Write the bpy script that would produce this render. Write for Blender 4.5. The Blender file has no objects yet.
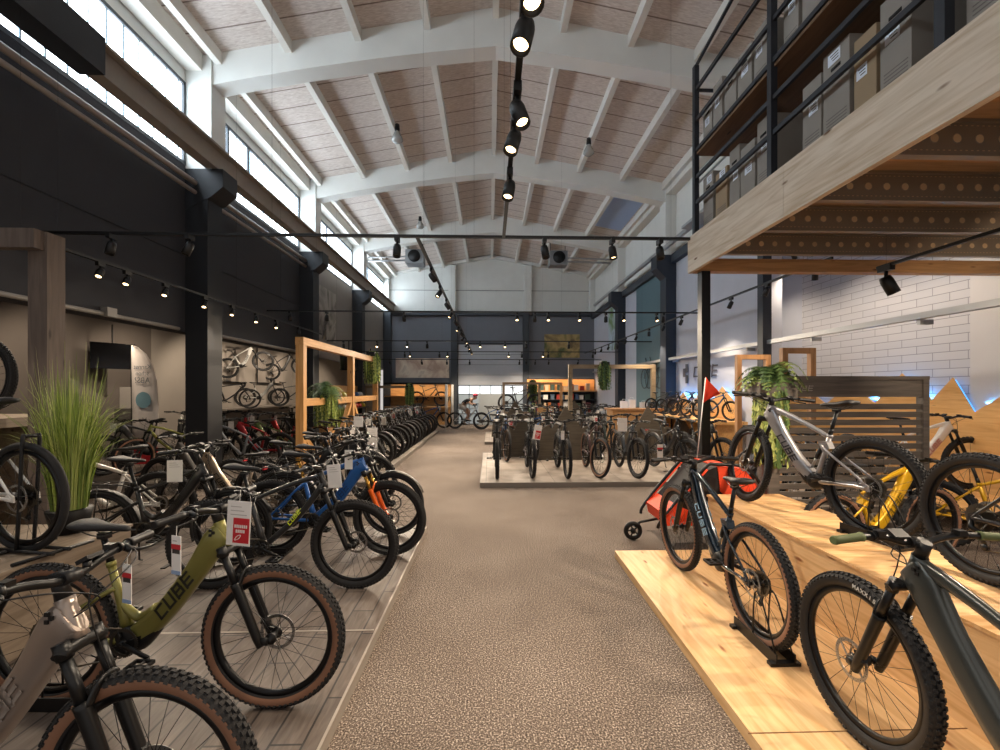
import bpy, math, random
from mathutils import Vector, Matrix
R = math.radians
SC = bpy.context.scene
COL = SC.collection
random.seed(7)

# ---------------------------------------------------------------- camera, world, exposure
CAM_H = 1.68
cd = bpy.data.cameras.new('camera'); cam = bpy.data.objects.new('camera', cd); COL.objects.link(cam)
cam.location = (0, 0, CAM_H); cam.rotation_euler = (R(90), 0, R(-1.6))
cd.sensor_fit = 'HORIZONTAL'; cd.sensor_width = 36; cd.lens = 435*36/1000
cd.shift_x = -0.0022; cd.shift_y = 0.015; cd.clip_start = 0.03; cd.clip_end = 100
SC.camera = cam
w = bpy.data.worlds.new('world'); SC.world = w; w.use_nodes = True
w.node_tree.nodes['Background'].inputs[0].default_value = (1.0, 0.93, 0.87, 1)
w.node_tree.nodes['Background'].inputs[1].default_value = 0.32
SC.view_settings.view_transform = 'Standard'; SC.view_settings.look = 'None'
SC.view_settings.exposure = 0.95; SC.view_settings.gamma = 1.0
SC.view_settings.use_curve_mapping = False
WIN_EMIT = 5.0
SPOT_W = 100

# ---------------------------------------------------------------- materials
def srgb(c):
    if isinstance(c, str):
        c = [int(c[i:i+2], 16)/255 for i in (0, 2, 4)]
    return tuple(((x/12.92) if x <= .04045 else ((x+.055)/1.055)**2.4) for x in c[:3])+(1,)
MATS = {}
def mat(name, col, rough=.5, metal=0., coat=0., noise=None, bump=None, alpha=None, trans=0., spec=None):
    if name in MATS: return MATS[name]
    m = bpy.data.materials.new(name); m.use_nodes = True
    nt = m.node_tree; b = nt.nodes['Principled BSDF']
    c = srgb(col)
    b.inputs['Base Color'].default_value = c
    b.inputs['Roughness'].default_value = rough; b.inputs['Metallic'].default_value = metal
    b.inputs['Coat Weight'].default_value = coat
    if spec is not None: b.inputs['Specular IOR Level'].default_value = spec
    if trans: b.inputs['Transmission Weight'].default_value = trans
    if alpha is not None: b.inputs['Alpha'].default_value = alpha
    n = nt.nodes.new('ShaderNodeTexNoise'); tc = nt.nodes.new('ShaderNodeTexCoord')
    nt.links.new(tc.outputs['Object'], n.inputs['Vector'])
    sc, amt = noise or (9., .06)
    n.inputs['Scale'].default_value = sc; n.inputs['Detail'].default_value = 4
    mx = nt.nodes.new('ShaderNodeMix'); mx.data_type = 'RGBA'
    mx.inputs[6].default_value = tuple(v*(1-amt) for v in c[:3])+(1,)
    mx.inputs[7].default_value = tuple(min(1, v*(1+amt)) for v in c[:3])+(1,)
    nt.links.new(n.outputs['Fac'], mx.inputs[0]); nt.links.new(mx.outputs[2], b.inputs['Base Color'])
    if bump:
        n2 = nt.nodes.new('ShaderNodeTexNoise'); n2.inputs['Scale'].default_value = bump[0]
        nt.links.new(tc.outputs['Object'], n2.inputs['Vector'])
        bp = nt.nodes.new('ShaderNodeBump'); bp.inputs['Strength'].default_value = bump[1]; bp.inputs['Distance'].default_value = .01
        nt.links.new(n2.outputs['Fac'], bp.inputs['Height']); nt.links.new(bp.outputs['Normal'], b.inputs['Normal'])
    MATS[name] = m; return m
def emis(name, col, strength):
    if name in MATS: return MATS[name]
    m = bpy.data.materials.new(name); m.use_nodes = True
    b = m.node_tree.nodes['Principled BSDF']
    b.inputs['Base Color'].default_value = srgb(col)
    b.inputs['Emission Color'].default_value = srgb(col); b.inputs['Emission Strength'].default_value = strength
    MATS[name] = m; return m
def nodes(m):
    nt = m.node_tree; return nt, nt.nodes['Principled BSDF']
def ramp(nt, src, stops):
    r = nt.nodes.new('ShaderNodeValToRGB'); e = r.color_ramp.elements
    while len(e) < len(stops): e.new(.5)
    for i, (p, c) in enumerate(stops): e[i].position = p; e[i].color = srgb(c)
    nt.links.new(src, r.inputs[0]); return r.outputs[0]
def mix(nt, a, b, fac, mode='MIX'):
    mx = nt.nodes.new('ShaderNodeMix'); mx.data_type = 'RGBA'; mx.blend_type = mode
    for s, i in ((a, 6), (b, 7), (fac, 0)):
        if hasattr(s, 'node'): nt.links.new(s, mx.inputs[i])
        else: mx.inputs[i].default_value = s if i == 0 else srgb(s)
    return mx.outputs[2]
def coords(nt, scale=(1, 1, 1), rot=(0, 0, 0), kind='Object'):
    tc = nt.nodes.new('ShaderNodeTexCoord'); mp = nt.nodes.new('ShaderNodeMapping')
    mp.inputs['Scale'].default_value = scale; mp.inputs['Rotation'].default_value = rot
    nt.links.new(tc.outputs[kind], mp.inputs[0]); return mp.outputs[0]
def noise(nt, vec, sc, det=3, dist=0):
    n = nt.nodes.new('ShaderNodeTexNoise'); n.inputs['Scale'].default_value = sc; n.inputs['Detail'].default_value = det
    n.inputs['Distortion'].default_value = dist
    nt.links.new(vec, n.inputs['Vector']); return n.outputs['Fac']
def bump(nt, b, h, strength=.3, dist=.01):
    bp = nt.nodes.new('ShaderNodeBump'); bp.inputs['Strength'].default_value = strength; bp.inputs['Distance'].default_value = dist
    nt.links.new(h, bp.inputs['Height']); nt.links.new(bp.outputs['Normal'], b.inputs['Normal'])
def wood(name, c1, c2, knot, axis='X', rough=.55):
    if name in MATS: return MATS[name]
    m = mat(name, c1, rough); nt, b = nodes(m)
    s = {'X': (.7, 9, 9), 'Y': (9, .7, 9), 'Z': (9, 9, .7)}[axis]
    k = {'X': (1.2, 4, 4), 'Y': (4, 1.2, 4), 'Z': (4, 4, 1.2)}[axis]
    g = noise(nt, coords(nt, s), 2.2, 5, 1.2)
    col = ramp(nt, g, [(.3, c2), (.62, c1)])
    vo = nt.nodes.new('ShaderNodeTexVoronoi'); vo.inputs['Scale'].default_value = 1.6
    nt.links.new(coords(nt, k), vo.inputs['Vector'])
    kf = nt.nodes.new('ShaderNodeValToRGB'); kf.color_ramp.elements[0].position = .045; kf.color_ramp.elements[1].position = .11
    kf.color_ramp.elements[0].color = (1, 1, 1, 1); kf.color_ramp.elements[1].color = (0, 0, 0, 1)
    nt.links.new(vo.outputs['Distance'], kf.inputs[0])
    nt.links.new(mix(nt, col, knot, kf.outputs[0]), b.inputs['Base Color'])
    return m

BLK = mat('black_plastic', '111113', .45, spec=.4)
BLKM = mat('black_satin_metal', '0d0e10', .36, .2)
RUB = mat('tyre_rubber', '1f1e1f', .78, bump=(300, .3))
TAN = mat('tan_sidewall', '86604a', .7)
RUBS = mat('tyre_sidewall_black', '18181a', .6)
RIM = mat('black_rim', '141416', .3, .4)
SPK = mat('black_spokes', '2b2b2e', .3, .7)
STEEL = mat('brushed_steel', 'a9a8a6', .3, .95)
DSTEEL = mat('dark_steel', '55534f', .38, .9)
CHAINM = mat('chain_steel', '6d675d', .35, .9)
GOLD = mat('gold_stanchion', 'b58a3d', .2, .9)
SADM = mat('black_saddle', '141315', .6, bump=(120, .15))
WHT = mat('white_paint', 'e8e6e2', .4)
PAPER = mat('white_paper', 'eeeae6', .6)
REDP = mat('red_print', 'c8202c', .5)
BLUEP = mat('blue_print', '8fa9d0', .5)
INK = mat('dark_print', '33302f', .6)

# ---------------------------------------------------------------- mesh builder
class MB:
    def __init__(s): s.v = []; s.f = []; s.m = []; s.s = []
    def add(s, vs, fs, mi=0, sm=False):
        o = len(s.v); s.v += [tuple(x) for x in vs]
        for f in fs: s.f.append([i+o for i in f]); s.m.append(mi); s.s.append(sm)
        return s
    def box(s, c, d, rot=None, mi=0):
        x, y, z = d[0]/2, d[1]/2, d[2]/2
        vs = [Vector(p) for p in ((-x,-y,-z),(x,-y,-z),(x,y,-z),(-x,y,-z),(-x,-y,z),(x,-y,z),(x,y,z),(-x,y,z))]
        if rot is not None:
            q = rot if isinstance(rot, Matrix) else Matrix.Rotation(rot[2],3,'Z') @ Matrix.Rotation(rot[1],3,'Y') @ Matrix.Rotation(rot[0],3,'X')
            vs = [q @ v for v in vs]
        c = Vector(c)
        return s.add([v+c for v in vs], [(0,3,2,1),(4,5,6,7),(0,1,5,4),(1,2,6,5),(2,3,7,6),(3,0,4,7)], mi)
    def bb(s, x0, x1, y0, y1, z0, z1, mi=0):
        return s.box(((x0+x1)/2, (y0+y1)/2, (z0+z1)/2), (abs(x1-x0), abs(y1-y0), abs(z1-z0)), None, mi)
    def beam(s, a, b, wd, ht, mi=0, up=(0,0,1)):
        a = Vector(a); b = Vector(b); t = (b-a).normalized(); u = Vector(up)
        if abs(t.dot(u)) > .99: u = Vector((0, 1, 0))
        l = u.cross(t).normalized(); n = t.cross(l)
        q = Matrix((t, l, n)).transposed()
        return s.box((a+b)/2, ((b-a).length, wd, ht), q, mi)
    def sweep(s, pts, rad, seg=10, side=None, p=2., mi=0, closed=False, cap=True, sm=True):
        pts = [Vector(q) for q in pts]; n = len(pts); rings = []; pl = None
        for i, q in enumerate(pts):
            if closed: t = (pts[(i+1) % n]-pts[i-1]).normalized()
            else: t = (pts[min(i+1, n-1)]-pts[max(i-1, 0)]).normalized()
            if side is not None: l = Vector(side)
            else:
                l = pl if pl is not None else (Vector((0,0,1)) if abs(t.z) < .9 else Vector((1,0,0)))
                l = (l-t*l.dot(t)).normalized(); pl = l
            nn = t.cross(l).normalized()
            r = rad[i] if isinstance(rad, list) else rad
            ra, rb = r if isinstance(r, tuple) else (r, r)
            ring = []
            for k in range(seg):
                a = 2*math.pi*k/seg+math.pi/seg*(seg == 4); c_, s_ = math.cos(a), math.sin(a)
                e = 2./p
                ring.append(q+l*ra*math.copysign(abs(c_)**e, c_)+nn*rb*math.copysign(abs(s_)**e, s_))
            rings.append(ring)
        vs = [v for r_ in rings for v in r_]; fs = []
        for i in range(n if closed else n-1):
            j = (i+1) % n
            for k in range(seg):
                k2 = (k+1) % seg; fs.append((i*seg+k, j*seg+k, j*seg+k2, i*seg+k2))
        s.add(vs, fs, mi, sm and seg > 4)
        if cap and not closed:
            o = len(s.v)-len(vs)
            s.f.append([o+k for k in range(seg)]); s.m.append(mi); s.s.append(False)
            s.f.append([o+(n-1)*seg+k for k in range(seg)][::-1]); s.m.append(mi); s.s.append(False)
        return s
    def lathe(s, prof, seg=32, axis='Y', c=(0,0,0), mi=0, a0=0, a1=None, sm=True, mis=None, closed=False):
        # prof: (radius, along axis)
        full = a1 is None; n = seg if full else seg+1; vs = []
        c = Vector(c)
        for k in range(n):
            a = a0+(2*math.pi*k/seg if full else (a1-a0)*k/seg); ca, sa = math.cos(a), math.sin(a)
            for r, h in prof:
                vs.append(c+Vector({'Y': (r*ca, h, r*sa), 'Z': (r*ca, r*sa, h), 'X': (h, r*ca, r*sa)}[axis]))
        P = len(prof); o = len(s.v); s.v += [tuple(v) for v in vs]
        for k in range(seg):
            k2 = (k+1) % n
            for i in range(P if closed else P-1):
                i2 = (i+1) % P
                s.f.append([o+k*P+i, o+k2*P+i, o+k2*P+i2, o+k*P+i2])
                s.m.append(mis[i] if mis else mi); s.s.append(sm)
        return s
    def prism(s, poly, y0, y1, mi=0, axis='Y'):
        n = len(poly)
        def V(p, h): return {'Y': (p[0], h, p[1]), 'X': (h, p[0], p[1]), 'Z': (p[0], p[1], h)}[axis]
        vs = [V(p, y0) for p in poly]+[V(p, y1) for p in poly]
        fs = [list(range(n)), list(range(n, 2*n))[::-1]]+[(i, n+i, n+(i+1) % n, (i+1) % n) for i in range(n)]
        return s.add(vs, fs, mi)
    def mesh(s, name, mats):
        me = bpy.data.meshes.new(name); me.from_pydata(s.v, [], s.f)
        for m in mats: me.materials.append(m)
        me.polygons.foreach_set('material_index', s.m); me.polygons.foreach_set('use_smooth', s.s)
        me.update(); me.validate(); return me
    def build(s, name, mats, parent=None, **k):
        if not isinstance(mats, (list, tuple)): mats = [mats]
        me = s.mesh(name, mats); o = link(name, me, parent)
        if parent is None and not k.pop('nofix', False): fix_n(me)
        else: fix_n(me)
        tag(o, **k); return o
def fix_n(me):
    import bmesh
    b = bmesh.new(); b.from_mesh(me); bmesh.ops.recalc_face_normals(b, faces=b.faces); b.to_mesh(me); b.free()
def link(name, data, parent=None):
    o = bpy.data.objects.new(name, data); COL.objects.link(o)
    if parent is not None: o.parent = parent
    return o
def tag(o, label=None, cat=None, group=None, kind=None):
    if label: o['label'] = label
    if cat: o['category'] = cat
    if group: o['group'] = group
    if kind: o['kind'] = kind
    return o
def thing(name, loc, label, cat, group=None, rz=0, lean=0, pitch=0):
    o = bpy.data.objects.new(name, None); COL.objects.link(o); o.empty_display_size = .1
    o.location = loc; o.rotation_mode = 'ZYX' if False else 'XYZ'
    o.matrix_world = Matrix.Translation(loc) @ Matrix.Rotation(rz, 4, 'Z') @ Matrix.Rotation(pitch, 4, 'Y') @ Matrix.Rotation(lean, 4, 'X')
    return tag(o, label, cat, group)
def struct(mb, name, mats, parent=None):
    return mb.build(name, mats, parent, kind='structure')
ORD = ['nearest', 'second', 'third', 'fourth', 'fifth', 'sixth', 'seventh', 'eighth', 'ninth', 'tenth', 'eleventh', 'twelfth', 'thirteenth', 'fourteenth', 'fifteenth', 'sixteenth', 'seventeenth', 'eighteenth']
LORD = ['leftmost']+[x for x in ORD[1:]]
def copy_tree(o, parent=None):
    c = o.copy(); COL.objects.link(c); c.parent = parent
    if parent is not None: c.matrix_parent_inverse = o.matrix_parent_inverse.copy()
    for ch in o.children: copy_tree(ch, c)
    return c
def text_mesh(txt, size, mats, name, parent, M, extrude=.001, bold=False):
    cu = bpy.data.curves.new(name, 'FONT'); cu.body = txt; cu.size = size; cu.extrude = extrude
    cu.align_x = 'CENTER'; cu.align_y = 'CENTER'
    if bold: cu.offset = size*.02
    t = bpy.data.objects.new(name, cu)
    me = bpy.data.meshes.new_from_object(t); me.name = name
    bpy.data.objects.remove(t); bpy.data.curves.remove(cu)
    me.materials.clear(); me.materials.append(mats)
    o = link(name, me, parent)
    if parent is None: o.matrix_world = M
    else: o.matrix_local = M
    return o
# ---------------------------------------------------------------- bicycles
def catmull(pts, n=5):
    P = [Vector(p) for p in pts]; out = []
    for i in range(len(P)-1):
        p0 = P[max(i-1, 0)]; p1 = P[i]; p2 = P[i+1]; p3 = P[min(i+2, len(P)-1)]
        for k in range(n):
            t = k/n
            out.append(.5*((2*p1)+(-p0+p2)*t+(2*p0-5*p1+4*p2-p3)*t*t+(-p0+3*p1-3*p2+p3)*t**3))
    out.append(P[-1]); return out
def lerp_list(vals, n):
    out = []
    for i in range(len(vals)-1):
        a, b = vals[i], vals[i+1]
        for k in range(n):
            t = k/n
            out.append(tuple(x+(y-x)*t for x, y in zip(a, b)) if isinstance(a, tuple) else a+(b-a)*t)
    out.append(vals[-1]); return out
def letters(mb, M, h, txt='CUBE', th=.0012, outline=False, mi=0, bold=False):
    """squared italic capitals; M maps (u, v, w) to place; h letter height"""
    S = {'C': [((.9, .93), (.12, .93)), ((.12, .93), (.12, .07)), ((.12, .07), (.9, .07))],
         'U': [((.12, 1), (.12, .07)), ((.12, .07), (.88, .07)), ((.88, .07), (.88, 1))],
         'B': [((.12, .93), (.8, .93)), ((.12, .5), (.8, .5)), ((.12, .07), (.88, .07)), ((.12, 0), (.12, 1)), ((.8, .93), (.8, .5)), ((.88, .5), (.88, .07))],
         'E': [((.12, .93), (.9, .93)), ((.12, .5), (.85, .5)), ((.12, .07), (.9, .07)), ((.12, 0), (.12, 1))]}
    wd = h*.95; st = (.19 if bold else .15)*h*(.5 if outline else 1)
    x0 = -len(txt)*wd*1.2/2
    for i, ch in enumerate(txt):
        for (a, b) in S[ch]:
            pa = Vector((x0+i*wd*1.2+a[0]*wd+a[1]*h*.22, (a[1]-.5)*h, 0)); pb = Vector((x0+i*wd*1.2+b[0]*wd+b[1]*h*.22, (b[1]-.5)*h, 0))
            t = (pb-pa).normalized(); pa -= t*st/2; pb += t*st/2
            n = Vector((-t.y, t.x, 0))*st/2
            q = [pa-n, pb-n, pb+n, pa+n]
            vs = [M @ v for v in q]+[M @ (v+Vector((0, 0, th))) for v in q]
            mb.add(vs, [(0,3,2,1),(4,5,6,7),(0,1,5,4),(1,2,6,5),(2,3,7,6),(3,0,4,7)], mi)

MESH = {}
def cached(key, fn):
    if key not in MESH: MESH[key] = fn()
    return MESH[key]
def m_tyre(Rw, wd, knob, hi):
    mb = MB(); b = Rw-wd*2.0
    prof = [(b, -wd*.45), (b+wd*.22, -wd*.75), (b+wd*.95, -wd), (b+wd*1.35, -wd*.93), (b+wd*1.75, -wd*.62), (b+wd*2-.004*knob, 0),
            (b+wd*1.75, wd*.62), (b+wd*1.35, wd*.93), (b+wd*.95, wd), (b+wd*.22, wd*.75), (b, wd*.45)]
    mb.lathe(prof, 72 if hi else 32, mis=[0, 1, 1, 0, 0, 0, 0, 1, 1, 0])
    if knob:
        N = 78 if hi else 46
        for i in range(N):
            for j, (y, r, L) in enumerate(((-.98, 1.4, .45), (-.5, 1.9, .5), (0, 2.02, .62), (.5, 1.9, .5), (.98, 1.4, .45))):
                if not hi and j in (1, 3): continue
                a = 2*math.pi*(i+(.5 if j % 2 else 0))/N
                rr = b+wd*r-.001; tilt = y*.85
                rad = Vector((math.cos(a), 0, math.sin(a))); t = Vector((-math.sin(a), 0, math.cos(a))); Yv = Vector((0, 1, 0))
                q = Matrix((t, Yv*math.cos(tilt)-rad*math.sin(tilt), rad*math.cos(tilt)+Yv*math.sin(tilt))).transposed()
                mb.box((rr*math.cos(a), y*wd*.9, rr*math.sin(a)), (2*math.pi*Rw/N*L, wd*.4, .009), q)
    return mb.mesh('tyre', [RUB, RUBS])
def m_rim(Rw, wd):
    mb = MB(); r = Rw-wd*2
    mb.lathe([(r+.004, -.014), (r-.022, -.011), (r-.026, 0), (r-.022, .011), (r+.004, .014)], 48, closed=True)
    mb.lathe([(.0, -.055), (.012, -.055), (.013, -.035), (.028, -.033), (.028, -.027), (.016, -.022), (.016, .022), (.028, .027), (.028, .033), (.013, .035), (.012, .055), (0, .055)], 14)
    mb.sweep([(r-.02, 0, 0), (r-.06, 0, 0)], .003, 5)
    return mb.mesh('wheel_rim', [RIM])
def m_spokes(Rw, wd, hi):
    mb = MB(); r = Rw-wd*2-.022; N = 28 if hi else 20; rs = .0013 if hi else .0017
    for i in range(N):
        a = 2*math.pi*i/N; sd = 1 if i % 2 else -1; da = .95*(1 if (i//2) % 2 else -1)
        mb.sweep([(.026*math.cos(a+da), sd*.03, .026*math.sin(a+da)), (r*math.cos(a), 0, r*math.sin(a))], rs, 3, cap=False)
    return mb.mesh('spokes', [SPK])
def m_disc(hi, rr=.09):
    mb = MB(); y = .04; N = 32 if hi else 16
    mb.lathe([(rr, y-.001), (rr-.016, y-.001), (rr-.016, y+.001), (rr, y+.001)], N, closed=True, sm=False)
    for k in range(6):
        a = k*math.pi/3
        mb.sweep([(.022*math.cos(a), y, .022*math.sin(a)), ((rr-.014)*math.cos(a+.5), y, (rr-.014)*math.sin(a+.5))], (.0015, .004), 4)
    mb.lathe([(.0, y+.002), (.024, y+.002), (.024, y-.004), (0, y-.004)], 12, sm=False)
    if hi:
        for k in range(36):
            a = k*math.pi/18; q = rr-.004-.008*(k % 3)/2
            mb.box((q*math.cos(a), y, q*math.sin(a)), (.003, .0035, .003), None, 1)
    return mb.mesh('brake_disc', [STEEL, BLK])
def m_cassette():
    mb = MB()
    for k in range(9):
        r = .078-.0062*k; y = -.022-.0036*k; n = 22
        poly = []
        for i in range(n): mb.box(((r+.001)*math.cos(2*math.pi*i/n), y, (r+.001)*math.sin(2*math.pi*i/n)), (.005, .0018, .005))
        mb.lathe([(r, y-.0009), (r-.011, y-.0009), (r-.011, y+.0009), (r, y+.0009)], 22, closed=True, sm=False)
    mb.lathe([(.02, -.015), (.02, -.056), (0, -.056)], 12)
    for k in range(5): mb.sweep([(.018*math.cos(k*1.257), -.02, .018*math.sin(k*1.257)), (.07*math.cos(k*1.257+.5), -.024, .07*math.sin(k*1.257+.5))], (.0015, .006), 4)
    return mb.mesh('cassette', [CHAINM])
ST = {  # style table: wheel radius, tyre half width, knobs
 'lowstep': (.36, .030, 1), 'emtb': (.365, .030, 1), 'full': (.372, .031, 1), 'mtb': (.36, .028, 1), 'trek': (.352, .021, 0), 'road': (.34, .016, 0)}
WB = .58
AX = Vector((-.375, 0, .927))
def geo(style):
    Rw = ST[style][0]
    fa = Vector((WB, 0, Rw)); ra = Vector((-WB, 0, Rw))
    L = .50 if style != 'road' else .40
    cr = fa+AX*L-Vector((.927, 0, .375))*.044
    HB = cr+AX*.012; HT = HB+AX*(.13 if style != 'road' else .16)
    BB = Vector((-.15, 0, .345 if style != 'road' else .28))
    sd = Vector((-.276, 0, .961)); S1 = BB+sd*(.40 if style != 'road' else .50); SAD = BB+sd*({'road': .66, 'lowstep': .53}.get(style, .60))
    return Rw, fa, ra, cr, HB, HT, BB, sd, S1, SAD
def m_frame(style):
    Rw, fa, ra, cr, HB, HT, BB, sd, S1, SAD = geo(style)
    mb = MB(); Y = (0, 1, 0)
    fat = style in ('lowstep', 'emtb', 'full', 'trek')
    # head tube
    mb.sweep([HB-AX*.002, HB+AX*.03, HT-AX*.03, HT+AX*.002], [.030, .026, .025, .028], 14, Y)
    d = BB+Vector((.06, 0, .035))
    if fat:
        big = 1.0 if style != 'trek' else .72
        k0 = HT-AX*.055+Vector((.0, 0, 0)); 
        pts = [k0+Vector((.012, 0, .0)), k0+Vector((-.035, 0, -.045)), k0+(d-k0)*.35+Vector((.006, 0, -.022)), k0+(d-k0)*.72+Vector((.010, 0, -.026)), d+Vector((.0, 0, .0)), d+Vector((-.05, 0, -.03))]
        n = 5
        rr = lerp_list([(.027, .058*big), (.036, .066*big), (.037, .052*big), (.039, .052*big), (.040, .058*big), (.040, .050*big)], n)
        mb.sweep(catmull(pts, n), rr, 20, Y, p=3.2)
    else:
        mb.sweep(catmull([HT-AX*.09, HB+(d-HB)*.5+Vector((.0, 0, -.01)), BB+Vector((.0, 0, .0))], 4), lerp_list([.027, .025, .024], 4), 12, Y)
    # seat tube
    low = style in ('lowstep', 'trek')
    S0 = BB+Vector((-.015, 0, .03))
    mb.sweep([S0, S0+(S1-S0)*.25, S0+(S1-S0)*.5, S1], [(.03, .034), (.024, .026), .020, .018], 12, Y)
    mb.sweep([S1-sd*.022, S1+sd*.004], .0225, 12, Y)
    mb.sweep([BB+Vector((0, -.038, 0)), BB+Vector((0, .038, 0))], .03, 16)
    # top tube
    if low:
        a = BB+Vector((.13, 0, .16)); 
        mb.sweep(catmull([a, BB+Vector((.04, 0, .105)), S0+(S1-S0)*.42], 4), lerp_list([(.030, .02), (.026, .024), (.018, .016)], 4), 12, Y)
        if style == 'trek':
            mb.sweep(catmull([HT-AX*.03, HT-AX*.05+(S1-HT)*.5, S1-sd*.05], 3), .014, 10, Y)
    else:
        t0 = HT-AX*.03
        mb.sweep(catmull([t0, t0+(S1-t0)*.3+Vector((0, 0, .012)), t0+(S1-t0)*.7+Vector((0, 0, .0)), S1-sd*.02], 4),
                 lerp_list([(.022, .034 if fat else .024), (.02, .024 if fat else .02), (.017, .018), (.015, .016)], 4), 12, Y, p=2.5)
    # stays
    for s in (-1, 1):
        dr = ra+Vector((0, s*.066, 0))
        mb.sweep(catmull([BB+Vector((-.03, s*.03, 0)), BB+Vector((-.12, s*.048, .005)), ra+Vector((.10, s*.062, .0)), dr], 3), lerp_list([(.011, .02), (.010, .016), (.009, .012), (.009, .012)], 3), 8, Y)
        up = S1-sd*(.13 if low else .03)
        if style == 'full': up = S0+(S1-S0)*.72+Vector((.045, 0, .02))
        mb.sweep(catmull([up+Vector((0, s*.016, 0)), up+(ra-up)*.25+Vector((0, s*.045, .008)), ra+Vector((.05, s*.062, .06)), dr+Vector((0, 0, .0))], 3), lerp_list([(.008, .012), (.008, .011), (.007, .010), (.009, .012)], 3), 8, Y)
        mb.prism([(dr.x-.025, dr.z-.02), (dr.x+.05, dr.z-.012), (dr.x+.05, dr.z+.012), (dr.x+.02, dr.z+.04), (dr.x-.02, dr.z+.02)], dr.y-.005, dr.y+.005)
    if style == 'full':
        c = S0+(S1-S0)*.72
        mb.prism([(c.x+.055, c.z+.04), (c.x-.02, c.z+.045), (c.x-.045, c.z-.01), (c.x+.01, c.z-.045)], -.03, .03)
    return mb.mesh('frame', [WHT])
def m_fork(style, rigid=False):
    Rw, fa, ra, cr, HB, HT, *_ = geo(style); mb = MB()
    off = .055 if style in ('lowstep', 'emtb', 'full', 'mtb') else .048
    base = fa-Vector((.927, 0, .375))*(-.0)
    dirv = -AX
    for s in (-1, 1):
        if rigid:
            mb.sweep(catmull([cr+Vector((0, s*.03, 0)), cr+dirv*.1+Vector((.004, s*.046, 0)), fa+Vector((-.03, s*.052, .09)), fa+Vector((0, s*.052, 0))], 3), lerp_list([(.014, .02), (.012, .016), (.010, .014), (.012, .014)], 3), 8, (0, 1, 0))
        else:
            top = cr+dirv*.17+Vector((.0, s*off, 0)); bot = Vector((cr.x, 0, cr.z))+dirv*.50+Vector((0, s*off, 0))
            mb.sweep([top, top+dirv*.02, bot-dirv*.04, bot+dirv*.01], [.0255, .0235, .021, .017], 12)
            mb.sweep([bot+dirv*-.02, fa+Vector((0, s*off, 0))], [(.011, .022), (.012, .02)], 8, (0, 1, 0))
    if not rigid:
        a = cr+dirv*.19; f = Vector((.927, 0, .375))
        mb.sweep(catmull([a+Vector((0, -off, 0))+f*.015, a+Vector((0, -off*.55, 0))+f*.04-dirv*.045, a+f*.045-dirv*.055, a+Vector((0, off*.55, 0))+f*.04-dirv*.045, a+Vector((0, off, 0))+f*.015], 4), (.008, .015), 8)
    # brake caliper
    mb.box(fa+Vector((-.07, off, .055)), (.03, .025, .05), (0, .5, 0))
    return mb.mesh('fork', [BLKM])
def m_crown(style):
    Rw, fa, ra, cr, HB, HT, *_ = geo(style); mb = MB()
    mb.sweep([cr+Vector((0, -.072, .0))-AX*.018, cr+Vector((0, -.05, 0))-AX*.005, cr, cr+Vector((0, .05, 0))-AX*.005, cr+Vector((0, .072, 0))-AX*.018], [(.018, .022), (.022, .026), (.024, .03), (.022, .026), (.018, .022)], 10)
    mb.sweep([cr-AX*.01, cr+AX*.02], .026, 12)
    for s in (-1, 1): mb.sweep([cr+Vector((0, s*.055, 0))-AX*.03, cr+Vector((0, s*.055, 0))+AX*.022], .0225, 12)
    return mb.mesh('fork_crown', [BLKM])
def m_stanchions(style):
    Rw, fa, ra, cr, *_ = geo(style); mb = MB()
    for s in (-1, 1): mb.sweep([cr+Vector((0, s*.055, 0))-AX*.02, cr+Vector((0, s*.055, 0))-AX*.2], .0172, 12)
    return mb.mesh('stanchions', [BLKM])
def barc(style):
    Rw, fa, ra, cr, HB, HT, *_ = geo(style)
    up = {'trek': .13, 'lowstep': .075, 'road': .03}.get(style, .055)
    return HT+AX*up+Vector((.04, 0, 0))
def barpts(style):
    c = barc(style)
    if style == 'road':
        pts = [(-.06, .2, -.13), (.03, .205, -.13), (.07, .205, -.08), (.075, .205, -.02), (.03, .2, 0), (0, .17, 0), (0, 0, 0)]
    else:
        sw = -.12 if style == 'trek' else -.045; rs = .03
        pts = [(sw, .37, rs-.004), (sw*.45, .24, rs), (-.004, .13, rs*.75), (0, .05, 0), (0, 0, 0)]
    L = [c+Vector(p) for p in pts]; Rr = [Vector((p.x, -p.y, p.z)) for p in L[:-1]][::-1]
    return L, Rr
def m_bar(style):
    mb = MB(); L, Rr = barpts(style)
    mb.sweep(catmull(L+Rr, 4), .0135 if style != 'road' else .014, 10)
    return mb.mesh('handlebar', [BLKM])
def m_stem(style):
    Rw, fa, ra, cr, HB, HT, *_ = geo(style); c = barc(style); mb = MB()
    up = {'trek': .13, 'lowstep': .075, 'road': .03}.get(style, .055)
    mb.sweep([HT, HT+AX*(up+.015)], [.024, .019], 12)
    mb.sweep([HT+AX*(up-.002), c], (.02, .018), 10, (0, 1, 0), p=3)
    mb.sweep([c+Vector((0, -.028, 0)), c+Vector((0, .028, 0))], .022, 12)
    return mb.mesh('stem', [BLK])
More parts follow.
